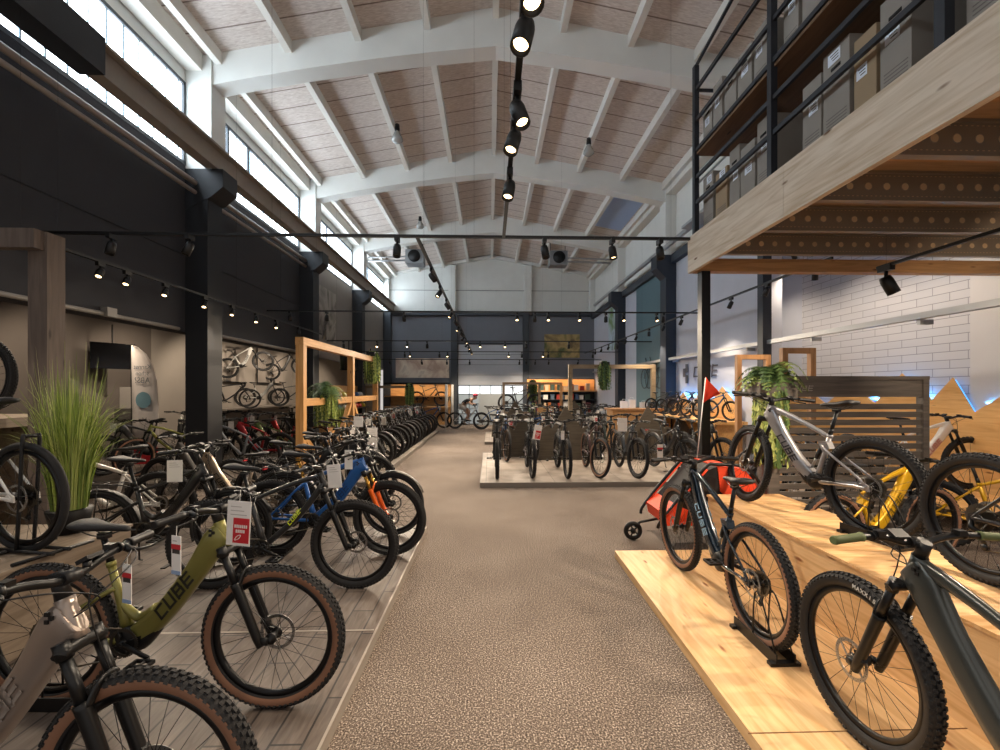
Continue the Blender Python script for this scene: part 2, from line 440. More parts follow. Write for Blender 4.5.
def m_grip(style, s):
    mb = MB(); L, Rr = barpts(style); A = L[0]; B = L[1]
    if style == 'road':
        mb.sweep(catmull([Vector((p.x, p.y*s, p.z)) for p in L[:5]], 3), .017, 8)
        q = Vector((L[3].x, L[3].y*s, L[3].z)); mb.sweep([q+Vector((-.02, 0, .0)), q+Vector((.03, 0, .03)), q+Vector((.045, 0, .05))], [.018, .016, .012], 8)
        return mb.mesh('grip', [BLK])
    A = Vector((A.x, A.y*s, A.z)); B = Vector((B.x, B.y*s, B.z)); t = (B-A).normalized()
    mb.sweep([A-t*.004, A+t*.005, A+t*.02, A+t*.12, A+t*.135], [.015, .018, .0165, .0165, .019], 10)
    return mb.mesh('grip', [BLK])
def m_lever(style, s):
    mb = MB(); L, Rr = barpts(style); A = Vector((L[0].x, L[0].y*s, L[0].z)); B = Vector((L[1].x, L[1].y*s, L[1].z)); t = (B-A).normalized()
    p = A+t*.165
    mb.sweep([p+Vector((.0, 0, .0)), p+Vector((.03, 0, -.012)), p+Vector((.045, 0, -.012))-t*.01], [.014, .013, .008], 8)
    mb.sweep(catmull([p+Vector((.04, 0, -.012)), p+Vector((.055, 0, -.02))-t*.04, p+Vector((.05, 0, -.026))-t*.13], 3), (.006, .004), 6)
    mb.sweep([p+t*.015, p+t*.03], .019, 10)
    mb.box(p+t*.045+Vector((-.012, 0, .01)), (.03, .03, .022))
    return mb.mesh('brake_lever', [BLKM])
def m_display(style):
    mb = MB(); c = barc(style)
    mb.box(c+Vector((-.005, .075, .035)), (.045, .06, .014), (0, -.5, 0)); mb.sweep([c+Vector((0, .06, 0)), c+Vector((0, .06, .03))], .012, 8)
    return mb.mesh('display', [BLK])
def m_cables(style):
    Rw, fa, ra, cr, HB, HT, *_ = geo(style); L, Rr = barpts(style); mb = MB()
    for s, tgt in ((1, HT-AX*.06+Vector((.0, .028, 0))), (-1, HT-AX*.07+Vector((0, -.028, 0))), (.6, cr-AX*.32+Vector((0, .06, 0)))):
        A = L[1]; ss = 1 if s > 0 else -1
        p = Vector((A.x+.03, A.y*ss*.95, A.z-.01)); c = barc(style)
        mb.sweep(catmull([p, Vector((c.x+.10, ss*.13*abs(s), c.z+.005)), Vector((c.x+.085, -ss*.02, c.z-.075)), tgt], 5), .0026, 5)
    return mb.mesh('cables', [BLK])
def m_saddle(style):
    *_, S1, SAD = geo(style); mb = MB(); o = SAD+Vector((.0, 0, .055))
    wd = 1.25 if style == 'trek' else 1
    xs = [-.145, -.135, -.10, -.05, .0, .05, .10, .125, .135]
    zs = [.012, .016, .014, .006, .0, -.002, -.006, -.010, -.016]
    rr = [(.03*wd, .008), (.062*wd, .018), (.072*wd, .024), (.058*wd, .022), (.036*wd, .019), (.025, .017), (.021, .015), (.017, .012), (.008, .006)]
    mb.sweep([o+Vector((x, 0, z)) for x, z in zip(xs, zs)], rr, 16, (0, 1, 0), p=2.3)
    for s in (-1, 1): mb.sweep(catmull([o+Vector((-.10, s*.03, -.01)), o+Vector((-.04, s*.022, -.038)), o+Vector((.03, s*.022, -.038)), o+Vector((.10, s*.008, -.012))], 3), .0035, 6, mi=1)
    return mb.mesh('saddle', [SADM, DSTEEL])
def m_post(style):
    *_, BB, sd, S1, SAD = geo(style); mb = MB()
    mb.sweep([S1-sd*.05, SAD+Vector((0, 0, 0))], .0145, 12); mb.box(SAD+Vector((.003, 0, .012)), (.045, .04, .03))
    mb.sweep([S1+sd*.004, S1+sd*.05], .017, 12)
    return mb.mesh('seatpost', [BLKM])
def m_motor(style):
    *_, BB, sd, S1, SAD = geo(style); mb = MB(); c = BB
    prof = [(0, -.044), (.05, -.044), (.066, -.036), (.072, -.02), (.072, .02), (.066, .036), (.05, .044), (0, .044)]
    mb.lathe(prof, 22, c=c+Vector((.0, 0, -.003)))
    mb.sweep(catmull([c+Vector((-.01, 0, .0)), c+Vector((.05, 0, .01)), c+Vector((.13, 0, .075))], 3), lerp_list([(.04, .07), (.041, .066), (.036, .04)], 3), 14, (0, 1, 0), p=3)
    return mb.mesh('motor', [BLK])
def m_crank(style, ang=.35):
    *_, BB, sd, S1, SAD = geo(style); mb = MB()
    n = 34; rr = .07 if style != 'trek' else .08
    poly = [((rr+(.003 if i % 2 else -.002))*math.cos(math.pi*i/n)+BB.x, (rr+(.003 if i % 2 else -.002))*math.sin(math.pi*i/n)+BB.z) for i in range(2*n)]
    hole = None
    mb.lathe([(rr, -.048), (rr-.013, -.048), (rr-.013, -.051), (rr, -.051)], 36, c=BB, closed=True, sm=False, mi=1)
    for i in range(40):
        a = 2*math.pi*i/40; mb.box(BB+Vector(((rr+.002)*math.cos(a), -.0495, (rr+.002)*math.sin(a))), (.005, .002, .005), (0, -a, 0), 1)
    for i in range(4):
        a = i*math.pi/2+.4; mb.sweep([BB+Vector((.02*math.cos(a), -.052, .02*math.sin(a))), BB+Vector(((rr-.008)*math.cos(a), -.05, (rr-.008)*math.sin(a)))], (.003, .008), 6)
    mb.sweep([BB+Vector((0, -.075, 0)), BB+Vector((0, .075, 0))], .014, 10)
    for s, a in ((-1, ang), (1, ang+math.pi)):
        e = BB+Vector((.165*math.cos(a), s*.082, -.165*math.sin(a)))
        mb.sweep([BB+Vector((0, s*.066, 0)), BB.lerp(e, .5)+Vector((0, s*.03, 0)), e], [(.009, .017), (.008, .013), (.008, .014)], 8, (0, 1, 0))
    return mb.mesh('crankset', [BLKM, DSTEEL])
def m_pedal(style, s, ang=.35):
    *_, BB, sd, S1, SAD = geo(style); mb = MB(); a = ang if s < 0 else ang+math.pi
    e = BB+Vector((.165*math.cos(a), s*.082, -.165*math.sin(a)))
    mb.sweep([e, e+Vector((0, s*.11, 0))], .007, 8)
    c = e+Vector((0, s*.065, 0))
    for dx in (-.042, .042): mb.box(c+Vector((dx, 0, 0)), (.012, .095, .016))
    for dy in (-.045, .045, .0): mb.box(c+Vector((0, dy, 0)), (.09, .012, .014))
    return mb.mesh('pedal', [BLK])
def m_chain(style):
    Rw, fa, ra, *_ = geo(style); BB = _[3]; mb = MB(); rr = .072
    top = [BB+Vector((-.01, -.05, rr)), ra+Vector((0, -.042, .052))]
    mb.sweep(top, (.003, .005), 6, (0, 1, 0))
    j = ra+Vector((.045, -.045, -.15)); j1 = ra+Vector((.03, -.045, -.075))
    mb.sweep([BB+Vector((-.01, -.05, -rr)), j+Vector((0, 0, -.018))], (.003, .005), 6, (0, 1, 0))
    mb.sweep([j+Vector((.018, 0, 0)), j1+Vector((-.018, 0, .0)), ra+Vector((.05, -.042, -.02))], (.003, .005), 6, (0, 1, 0))
    return mb.mesh('chain', [CHAINM])
def m_derail(style):
    Rw, fa, ra, *_ = geo(style); mb = MB()
    j1 = ra+Vector((.03, -.05, -.075)); j = ra+Vector((.045, -.05, -.15))
    mb.sweep([ra+Vector((-.005, -.068, -.01)), ra+Vector((0, -.078, -.05)), j1+Vector((0, -.01, 0))], [.012, .016, .018], 8)
    mb.sweep([j1, j], (.004, .016), 8, (0, 1, 0))
    for c in (j1, j): mb.lathe([(.0, -.005), (.019, -.004), (.019, .004), (0, .005)], 12, c=c)
    return mb.mesh('derailleur', [BLKM])
def m_shock():
    *_, S1, SAD = geo('full'); BB = _[6]; mb = MB()
    S0 = BB+Vector((-.015, 0, .03)); a = S0+(S1-S0)*.72+Vector((.05, 0, .03)); a = S0+(S1-S0)*.66+Vector((.045, 0, 0)); b = BB+Vector((.045, 0, .10))
    d = (b-a); mb.sweep([a, a+d*.5], .017, 12); mb.sweep([a+d*.45, b], .0105, 10, mi=1)
    for k in range(6): mb.lathe([(.017, -.002), (.021, 0), (.017, .002)], 10, axis='Z', c=a+d*(.1+.06*k))
    return mb.mesh('rear_shock', [BLKM, STEEL])
def arc_strip(mb, c, r, a0, a1, hw, n=16, th=.0022):
    pts = [Vector((c.x+r*math.cos(a0+(a1-a0)*i/n), 0, c.z+r*math.sin(a0+(a1-a0)*i/n))) for i in range(n+1)]
    mb.sweep(pts, (hw, th), 8, (0, 1, 0), p=3)
def m_fender(style, front):
    Rw, fa, ra, cr, *_ = geo(style); mb = MB()
    if front:
        arc_strip(mb, fa, Rw+.014, R(20), R(200), .026)
        for s in (-1, 1): mb.sweep([fa+Vector((0, s*.05, 0)), fa+Vector((-(Rw+.01)*.9, s*.026, -(Rw+.01)*.2))], .002, 4)
    else:
        arc_strip(mb, ra, Rw+.014, R(0), R(215), .027)
        for s in (-1, 1): mb.sweep([ra+Vector((0, s*.06, 0)), ra+Vector((-(Rw+.012)*.9, s*.026, .12))], .002, 4)
    return mb.mesh('fender', [BLK])
def m_rack(style):
    Rw, fa, ra, *_ = geo(style); mb = MB(); z = ra.z+Rw+.06
    for s in (-1, 1):
        mb.sweep(catmull([Vector((ra.x+.30, s*.03, z-.03)), Vector((ra.x+.18, s*.06, z)), Vector((ra.x-.2, s*.06, z)), Vector((ra.x-.22, s*.03, z))], 3), .005, 6)
        for dx in (-.12, .04): mb.sweep([Vector((ra.x+.01, s*.07, ra.z+.01)), Vector((ra.x+dx, s*.06, z))], .004, 6)
    for dx in (-.22, -.08, .06, .18): mb.sweep([Vector((ra.x+dx, -.06, z)), Vector((ra.x+dx, .06, z))], .004, 6)
    return mb.mesh('rack', [BLK])
def m_taillight(style):
    Rw, fa, ra, *_ = geo(style); mb = MB(); mb.box((ra.x-.235, 0, ra.z+Rw+.045), (.02, .07, .03)); return mb.mesh('rear_light', [REDP])
def m_headlight(style):
    Rw, fa, ra, cr, *_ = geo(style); mb = MB(); c = cr+Vector((.07, 0, .03))
    mb.lathe([(0, -.03), (.02, -.028), (.026, .02), (.026, .03)], 12, axis='X', c=c); mb.lathe([(.024, .028), (0, .03)], 12, axis='X', c=c, mi=1)
    mb.sweep([cr, c], .006, 6); return mb.mesh('headlight', [BLK, WHT])
def m_kick(style):
    mb = MB(); mb.sweep([(-.27, .05, .30), (-.33, .14, .02), (-.31, .155, .01)], .008, 6); return mb.mesh('kickstand', [BLK])
def m_letter(style, s):
    Rw, fa, ra, cr, HB, HT, BB, sd, S1, SAD = geo(style); mb = MB()
    d = BB+Vector((.06, 0, .035)); k0 = HT-AX*.055
    c = k0+(d-k0)*.56+Vector((.007, 0, -.024)); u = (k0-d).normalized(); v = Vector((-u.z, 0, u.x))
    big = .060 if style != 'trek' else .045; off = .0400
    if style in ('mtb', 'road'): big = .032; off = .0255; c = HB.lerp(BB, .5)
    M = Matrix((u*-s, v, Vector((0, s, 0)))).transposed().to_4x4(); M.translation = c+Vector((0, s*off, 0))
    letters(mb, M, big, th=.0015, bold=True)
    return mb.mesh('lettering', [BLK])
def m_badge(style):
    Rw, fa, ra, cr, HB, HT, *_ = geo(style); mb = MB(); c = HT-AX*.05
    for s in (-1, 1):
        for dx, dz in ((0, .012), (.014, .0), (0, -.012)):
            mb.box(c+Vector((-.04+dx, s*.034, dz)), (.013, .008, .013))
    return mb.mesh('head_badge', [BLK])

NB = 0
def bike(style, loc, heading, label, group=None, name=None, frame='202124', fork=None, tan=False, accent=None, steer=0., hi=False, lean=0., grip=None, stan=None, rimc=None, full_parts=True, post=None, gloss=.3, metal=.25, pitch=0., letter=True, sidec=None, slick=False):
    """loc: point on the ground midway between the wheels; heading in degrees, 0 = +X"""
    Rw, wd, kn = ST[style]
    nm = {'trek': 'trekking_bike', 'road': 'road_bike', 'lowstep': 'electric_bike', 'emtb': 'electric_bike', 'full': 'electric_mountain_bike', 'mtb': 'mountain_bike'}[style]
    root = thing(name or nm, loc, label, 'bicycle', group, R(heading), R(lean), R(pitch))
    _, fa, ra, cr, HB, HT, BB, sd, S1, SAD = geo(style)
    SM = Matrix.Translation(cr) @ Matrix.Rotation(R(steer), 4, AX) @ Matrix.Translation(-cr)
    fm = frame if not isinstance(frame, str) else mat('paint_'+frame, frame, gloss, metal, .4, noise=(3, .05))
    def put(name, key, fn, parent=None, M=None, over=None, label=None):
        o = link(name, cached(key, fn), parent or root)
        if M is not None: o.matrix_local = M
        if over:
            for i, m in over.items(): o.material_slots[i].link = 'OBJECT'; o.material_slots[i].material = m
        if label: o['label'] = label
        return o
    fr = put('frame', ('frame', style), lambda: m_frame(style), over={0: fm})
    lc = accent
    if letter and style != 'road':
        for s in (-1, 1): put('lettering', ('letter', style, s), lambda: m_letter(style, s), fr, over={0: mat('letter_'+(lc or '141414'), lc or '141414', .4)})
    if hi: put('head_badge', ('badge', style), lambda: m_badge(style), fr)
    tw = TAN if tan else (sidec or RUBS)
    for fname, ax, M in (('front_wheel', fa, SM), ('rear_wheel', ra, Matrix.Identity(4))):
        wh = put(fname, ('rim', Rw, wd), lambda: m_rim(Rw, wd), M=M @ Matrix.Translation(ax) @ Matrix.Rotation(random.uniform(0, 6.28), 4, 'Y'))
        t = put('tyre', ('tyre', Rw, hi, slick), lambda: m_tyre(Rw, wd*(.8 if slick else 1), 0 if slick else kn, hi), wh, over={1: tw}, label='tan-walled tyre' if tan else None)
        put('spokes', ('spokes', Rw, hi), lambda: m_spokes(Rw, wd, hi), wh)
        if style != 'road': put('brake_disc', ('disc', hi), lambda: m_disc(hi), wh)
        if fname == 'rear_wheel': put('cassette', 'cassette', m_cassette, wh)
    rigid = style in ('road',)
    fk = put('fork', ('fork', style), lambda: m_fork(style, rigid), M=SM, over={0: mat('fork_'+fork, fork, .35, .3)} if fork else None)
    if not rigid:
        put('stanchions', ('stan', style), lambda: m_stanchions(style), fk, over={0: stan} if stan else None)
        put('fork_crown', ('crown', style), lambda: m_crown(style), fk)
    hb = put('handlebar', ('bar', style), lambda: m_bar(style), M=SM)
    put('stem', ('stem', style), lambda: m_stem(style), hb)
    for s in (-1, 1):
        put('grip', ('grip', style, s), lambda: m_grip(style, s), hb, over={0: mat('grip_'+grip, grip, .7)} if grip else None)
        if style != 'road': put('brake_lever', ('lever', style, s), lambda: m_lever(style, s), hb)
    if style != 'road': put('cables', ('cables', style), lambda: m_cables(style), hb)
    if style in ('lowstep', 'emtb', 'full', 'trek'):
        put('display', ('display', style), lambda: m_display(style), hb)
        put('motor', ('motor', style), lambda: m_motor(style))
    sp = put('seatpost', ('post', style), lambda: m_post(style), over={0: post} if post else None)
    put('saddle', ('saddle', style), lambda: m_saddle(style))
    ck = put('crankset', ('crank', style), lambda: m_crank(style))
    for s in (-1, 1): put('pedal', ('pedal', style, s), lambda: m_pedal(style, s), ck)
    put('chain', ('chain', style), lambda: m_chain(style))
    put('derailleur', ('derail', style), lambda: m_derail(style))
    if style == 'full': put('rear_shock', 'shock', m_shock)
    if style == 'trek':
        put('front_fender', ('fender', 1), lambda: m_fender(style, True), M=SM)
        put('rear_fender', ('fender', 0), lambda: m_fender(style, False))
        rk = put('rack', 'rack', lambda: m_rack(style)); put('rear_light', 'tail', lambda: m_taillight(style), rk)
        put('headlight', 'head', lambda: m_headlight(style), M=SM)
        put('kickstand', 'kick', lambda: m_kick(style))
    return root
def local(root, v): return root.matrix_world @ Vector(v)
# ---------------------------------------------------------------- the hall
XW = 5.15; YB = 21.4; Y0 = -3.0; SILL = 5.5
COLY = [3.1, 7.7, 12.1, 16.6]
def roof_z(x): return 8.32-.19*abs(x-.1)

carpet = mat('carpet', '6f6358', .95); nt, b = nodes(carpet)
v = coords(nt); n1 = noise(nt, v, 110, 3); n2 = noise(nt, v, 1.1, 3)
c1 = ramp(nt, n1, [(.36, '40362f'), (.48, '655950'), (.56, '84776c'), (.66, 'c4b7aa')])
nt.links.new(mix(nt, c1, ramp(nt, n2, [(.3, 'b8aca2'), (.7, 'ffffff')]), .5, 'MULTIPLY'), b.inputs['Base Color'])
bump(nt, b, n1, .8, .01)
XA = -9.6
XR = 6.8
struct(MB().bb(XA, XR, Y0, YB, -.1, 0), 'floor', carpet)

def plaster(name, col, sc=3, amt=.06):
    return mat(name, col, .85, noise=(sc, amt), bump=(40, .12))
DARK = plaster('charcoal_wall', '34353a'); GREYW = plaster('grey_wall', '8b8783'); WHW = plaster('white_wall', 'd9dad6')
BLUEW = plaster('pale_wall', 'bcc0cc'); NAVY = plaster('blue_grey_steel', '454d58'); COLB = mat('black_column', '1d1f24', .6)
BACKG = plaster('back_wall_grey', '757982')

# left wall, bay by bay
m = MB(); m.bb(-XW-.25, -XW, Y0, 12.1, 2.66, SILL, 0); m.bb(-XW-.25, -XW, 12.1, YB, 2.66, SILL, 1)
m.bb(-XW-.25, -XW, Y0, YB, 6.88, 7.6, 2)
struct(m, 'wall_left', [DARK, GREYW, WHW])
# side aisle behind the columns on the left
AIS = plaster('greige_panel', '9c948c'); AIS_SHADED = plaster('greige_panel_shaded', '6f6761')  # second tone: weaker light on the near wall, put into its colour
m = MB(); m.bb(XA-.2, XA, Y0, 12.6, 0, 4.4, 1); m.bb(XA-.2, XA, 12.6, YB, 0, 4.4, 0); m.bb(XA, -XW-.25, YB, YB+.2, 0, 4.4, 0)
struct(m, 'wall_side_aisle', [AIS, AIS_SHADED])
struct(MB().bb(XA, -XW-.25, Y0, YB, 4.4, 4.5), 'ceiling_side_aisle', AIS_SHADED)
for i, z in enumerate((3.95,)):
    struct(MB().bb(-XW, -XW+.012, Y0, 12.0, z, z+.012), 'trim_3', COLB)
m = MB()
for y in COLY:
    m.bb(-XW, -4.72, y-.24, y+.24, 0, SILL-.35, 0)
    m.prism([(y-.24, 5.0), (y+.24, 5.0), (y+.24, 5.5), (y-.24, 5.5)], -4.85, -4.35, 0, 'X')
for y in COLY:
    m2 = MB(); m2.bb(-XW, -4.78, y-.2, y+.2, 0, 5.0); m2.prism([(-XW, 4.72), (-4.72, 4.95), (-4.52, 5.12), (-4.52, 5.42), (-XW, 5.42)], y-.21, y+.21, 0, 'Y')
    struct(m2, 'trim_4', COLB)
    m3 = MB(); m3.bb(-XW, -4.72, y-.2, y+.2, 5.42, 7.35); struct(m3, 'trim_5', WHW)
# clerestory windows on the left
GLASS = mat('frosted_glass', 'dfeaf2', .5)
gl = emis('daylit_frosted_glass', 'e4f2ff', WIN_EMIT)
nt, b = nodes(gl); v = coords(nt, (1, 4.2, 1)); wv = nt.nodes.new('ShaderNodeTexWave'); wv.inputs['Scale'].default_value = .32; wv.bands_direction = 'Y'
nt.links.new(coords(nt, (1, 4.2, 1)), wv.inputs['Vector'])
nt.links.new(ramp(nt, wv.outputs['Fac'], [(.0, 'b2cfdf'), (.07, 'eaf5ff')]), b.inputs['Emission Color'])
ys = [Y0]+COLY+[YB]
for i in range(len(ys)-1):
    a, c = ys[i]+.2, ys[i+1]-.2
    fr = MB()
    for z in (5.5, 6.85): fr.bb(-XW-.06, -XW+.01, a, c, z-.03, z+.03)
    y = a
    fr.bb(-XW-.06, -XW+.01, a, a+.05, 5.5, 6.85); fr.bb(-XW-.06, -XW+.01, c-.05, c, 5.5, 6.85)
    for yy in (a+(c-a)*.2, a+(c-a)*.38): fr.bb(-XW-.06, -XW+.01, yy-.03, yy+.03, 6.2, 6.85)
    f = struct(fr, 'window_%d' % (i+1), mat('window_frame', '4a4f55', .5))
    g = MB(); g.bb(-XW-.05, -XW-.03, a, c, 5.5, 6.85); g.build('pane', gl, f)
    g = MB(); q = a+.27
    while q < c: g.bb(-XW-.03, -XW-.015, q, q+.022, 5.5, 6.85); q += .27
    g.build('glazing_bar', mat('glass_rib', 'a9c3cf', .5), f)
# crane rail beams
for s, nm in ((-1, 'left'), (1, 'right')):
    x = s*4.72
    m = MB()
    if s < 0:
        m.bb(x-.12, x+.12, Y0, YB, 5.80, 5.84, 0); m.bb(x-.1, x+.1, Y0, YB, 5.44, 5.48, 0); m.bb(x-.03, x+.03, Y0, YB, 5.46, 5.82, 0)
        struct(m, 'trim_6', mat('crane_beam', '8f857b', .7))
        m = MB(); m.bb(x-.15, x+.15, Y0, 5.3, 5.42, 5.86); struct(m, 'trim_7', COLB)
m = MB()
for z, r in ((5.18, .045), (5.02, .035)): m.sweep([(-4.98, Y0, z), (-4.98, 12.0, z)], r, 8)
m.build('wall_pipe', mat('pale_pipe', '9a9089', .5), label='pair of pale pipes running along the top of the dark left wall', cat='pipe')
m = MB(); m.sweep([(-5.12, 2.2, 2.69), (-5.12, 7.3, 2.69)], .03, 8); m.bb(-5.15, -5.06, 5.9, 6.05, 2.66, 2.78)
m.build('wall_conduit', mat('conduit_grey', '8b8783', .5), label='grey conduit with a junction box on the dark left wall beside the banner', cat='conduit')
m = MB(); m.sweep([(-5.11, 8.0, 2.70), (-5.11, 11.8, 2.70)], .035, 8)
m.build('wall_conduit', mat('conduit_grey', '8b8783', .5), label='light conduit along the left wall above the wall-hung bicycles', cat='conduit')

# right wall
m = MB(); m.bb(XW, XW+.25, 7.9, YB, 0, SILL, 0); m.bb(XW, XW+.25, Y0, 7.9, 4.7, SILL, 0); m.bb(XW, XW+.25, Y0, YB, SILL, 7.7, 1)
struct(m, 'wall_right', [BLUEW, WHW])
brick = mat('painted_block', 'c2c5cd', .85); nt, b = nodes(brick)
v = coords(nt, (1, 1, 1), (R(90), 0, R(90)) )
tc = nt.nodes.new('ShaderNodeTexCoord'); sp = nt.nodes.new('ShaderNodeSeparateXYZ'); cb = nt.nodes.new('ShaderNodeCombineXYZ')
nt.links.new(tc.outputs['Object'], sp.inputs[0]); nt.links.new(sp.outputs['Y'], cb.inputs['X']); nt.links.new(sp.outputs['Z'], cb.inputs['Y'])
br = nt.nodes.new('ShaderNodeTexBrick'); nt.links.new(cb.outputs[0], br.inputs['Vector'])
for k, vv in (('Scale', 1.), ('Mortar Size', .006), ('Mortar Smooth', .3), ('Brick Width', .5), ('Row Height', .125)): br.inputs[k].default_value = vv
br.inputs['Color1'].default_value = srgb('c4c4ca'); br.inputs['Color2'].default_value = srgb('bcbdc5'); br.inputs['Mortar'].default_value = srgb('8a8c94')
nt.links.new(br.outputs['Color'], b.inputs['Base Color']); bump(nt, b, br.outputs['Fac'], -.6, .02)
m = MB(); m.bb(XR, XR+.2, Y0, 9.3, 0, 4.8, 0); m.bb(XR, XR+.2, 9.3, 11.2, 0, 4.8, 1); m.bb(XW+.25, XR, 11.0, 11.2, 0, 4.8, 1)
struct(m, 'wall_bay', [brick, BLUEW])
struct(MB().bb(XW, XR+.2, Y0, 11.2, 4.8, 4.9), 'ceiling_bay', BLUEW)
struct(MB().bb(XR-.03, XR, 5.35, 5.95, 0, 4.8), 'trim_8', plaster('pale_pier', 'c9c8cb'))
TEAL = mat('teal_panel', '54707a', .55)
struct(MB().bb(XW-.03, XW, 12.5, 15.1, .0, 5.2), 'trim_9', TEAL)
for y in COLY:
    m = MB(); m.bb(4.86, XW-(.13 if y < 8 else 0), y-.08-.12*(y > 8), y+.08+.12*(y > 8), 0, 5.0); m.prism([(XW, 4.55), (4.9, 4.75), (4.6, 5.05), (4.6, 5.42), (XW, 5.42)], y-.21, y+.21, 0, 'Y')
    struct(m, 'trim_10', mat('slate_column', '2b323d', .6))
    struct(MB().bb(4.85, XW, y-.2, y+.2, 5.42, 7.35), 'trim_11', WHW)
struct(MB().bb(5.0, XW, Y0, YB, 5.2, 5.42), 'trim_12', mat('slate_beam', '3a4048', .6))
m = MB(); m.bb(4.93, 5.02, 1.0, YB-.5, 2.50, 2.57)
for k in range(10): m.bb(4.98, 5.14, 3.2+k*1.7, 3.24+k*1.7, 2.44, 2.50)
m.build('cable_tray', mat('galvanised_tray', 'a5a7a9', .4, .5), label='long galvanised cable tray along the pale right wall', cat='cable tray')
# handrail up on the right
for i, z in enumerate((6.05, 6.45)):
    pass
m = MB()
for z in (5.9, 6.35): m.sweep([(4.7, 6.0, z), (4.7, 9.8, z)], .025, 6)
for y in (6.0, 7.9, 9.8): m.sweep([(4.7, y, 5.45), (4.7, y, 6.35)], .025, 6)
m.bb(4.45, 5.0, 5.8, 10.0, 5.42, 5.48)
m.build('railing', mat('galvanised_tray', 'a5a7a9', .4, .5), label='grey steel handrail high on the white right wall beyond the shelving', cat='railing')
m = MB(); m.bb(4.78, 4.86, 10.2, 20, 5.55, 5.65)
m.build('rail_bar', mat('galvanised_tray', 'a5a7a9', .4, .5), label='grey rail running along the top of the right wall towards the back', cat='rail')

# back wall
m = MB(); m.bb(-XW, XW, YB, YB+.25, 0, 5.5, 0)
m.prism([(-XW, 5.5), (XW, 5.5), (XW, 7.5), (.1, 8.5), (-XW, 7.5)], YB, YB+.25, 1, 'Y')
struct(m, 'wall_back', [BACKG, WHW])
m = MB()
m.bb(-XW, XW, YB-.2, YB, 5.32, 5.5)
for x in (-1.75, 1.75): m.bb(x-.15, x+.15, YB-.25, YB, 0, 5.5)
m.bb(-XW, -XW+.35, YB-.3, YB, 0, 5.5); m.bb(-1.6, 1.6, YB-.15, YB, 3.9, 4.0)
struct(m, 'trim_13', mat('slate_beam', '3a4048', .6))
m = MB()
for x in (-1.85, 1.85): m.bb(x-.17, x+.17, YB-.25, YB, 5.5, 7.75)
for s in (-1, 1): m.beam((s*XW, YB-.1, 7.3), (.1, YB-.1, 8.2), .2, .14)
m.bb(-XW, -4.9, YB-.25, YB, 5.5, 7.3); m.bb(4.9, XW, YB-.25, YB, 5.5, 7.3)
struct(m, 'trim_14', WHW)
for x0, x1 in ((-4.9, -2.02), (-1.68, 1.68), (2.02, 4.9)):
    struct(MB().bb(x0, x1, YB-.02, YB, 6.55, 6.58), 'trim_15', mat('seam', '8f918f', .8))
m = MB(); m.bb(-1.55, 1.62, YB-.12, YB-.02, 1.9, 3.9)
d = struct(m, 'door_1', mat('sectional_door', 'b9bec6', .6))
for k in range(5): MB().bb(-1.55, 1.62, YB-.125, YB-.119, 1.9+k*.5, 1.925+k*.5).build('panel_joint', mat('joint_grey', '84898f', .6), d)
MB().bb(-1.55, 1.62, YB-.1, YB-.05, 1.47, 1.9).build('glazing', emis('daylit_door_glass', 'dfe8ee', .6), d); MB().bb(-1.55, 1.62, YB-.1, YB-.05, 0, 1.45).build('glazing', emis('dim_door_glass', '8f989c', .28), d)
m = MB()
for k in range(7): m.bb(-1.57+k*.53, -1.53+k*.53, YB-.13, YB-.04, 0, 1.9)
for z in (0, .5, .98, 1.45, 1.88): m.bb(-1.55, 1.62, YB-.13, YB-.04, z, z+.04)
m.build('glazing_bar', mat('window_frame', '4a4f55', .5), d)
MB().bb(-.55, .55, YB-.5, YB-.4, 0, 1.5).build('notice_stand', mat('board_grey', '9aa0a3', .7), label='plain pale grey board standing in front of the glazed back door', cat='panel')

# ceiling
ceil = mat('ceiling_board', 'c6bbb3', .9); nt, b = nodes(ceil)
g1 = noise(nt, coords(nt, (2, 10, 2)), 5, 5, .6)
colr = ramp(nt, g1, [(.3, 'b9aca4'), (.7, 'dad1ca')])
wv = nt.nodes.new('ShaderNodeTexWave'); wv.bands_direction = 'Y'; wv.inputs['Scale'].default_value = .62; nt.links.new(coords(nt), wv.inputs['Vector'])
seam = ramp(nt, wv.outputs['Fac'], [(.0, '9a8f88'), (.012, 'ffffff')])
nt.links.new(mix(nt, colr, seam, 1., 'MULTIPLY'), b.inputs['Base Color'])
m = MB()
for s in (-1, 1):
    m.prism([(.1, 8.32), (s*XW+.1*0, roof_z(s*XW)), (s*XW, roof_z(s*XW)+.15), (.1, 8.47)], Y0, YB, 0, 'Y')
cl = struct(m, 'ceiling', ceil)
CW = mat('painted_timber_white', 'd6d3cc', .8, noise=(6, .08), bump=(30, .2))
for i, x in enumerate([.1+k*1.18 for k in range(-4, 5)]):
    z = roof_z(x); MB().bb(x-.055, x+.055, Y0, YB, z-.2, z+.01).build('purlin', CW, cl, kind='structure')
for s in (-1, 1): MB().bb(s*5.0-.13, s*5.0+.13, Y0, YB, 7.08, 7.4).build('eaves_beam', CW, cl, kind='structure')
for y in COLY:
    top = [(s, roof_z(s)+.02) for s in (-5.0, .1, 5.0)]
    def bot(x):
        a = abs(x-.1); return 7.64-.10*a-.012*a*a
    poly = top+[(x, bot(x)) for x in (4.95, 4, 3, 2, 1, .1, -1, -2, -3, -4, -4.95)]
    struct(MB().prism(poly, y-.16, y+.16, 0, 'Y'), 'trim_16', WHW)
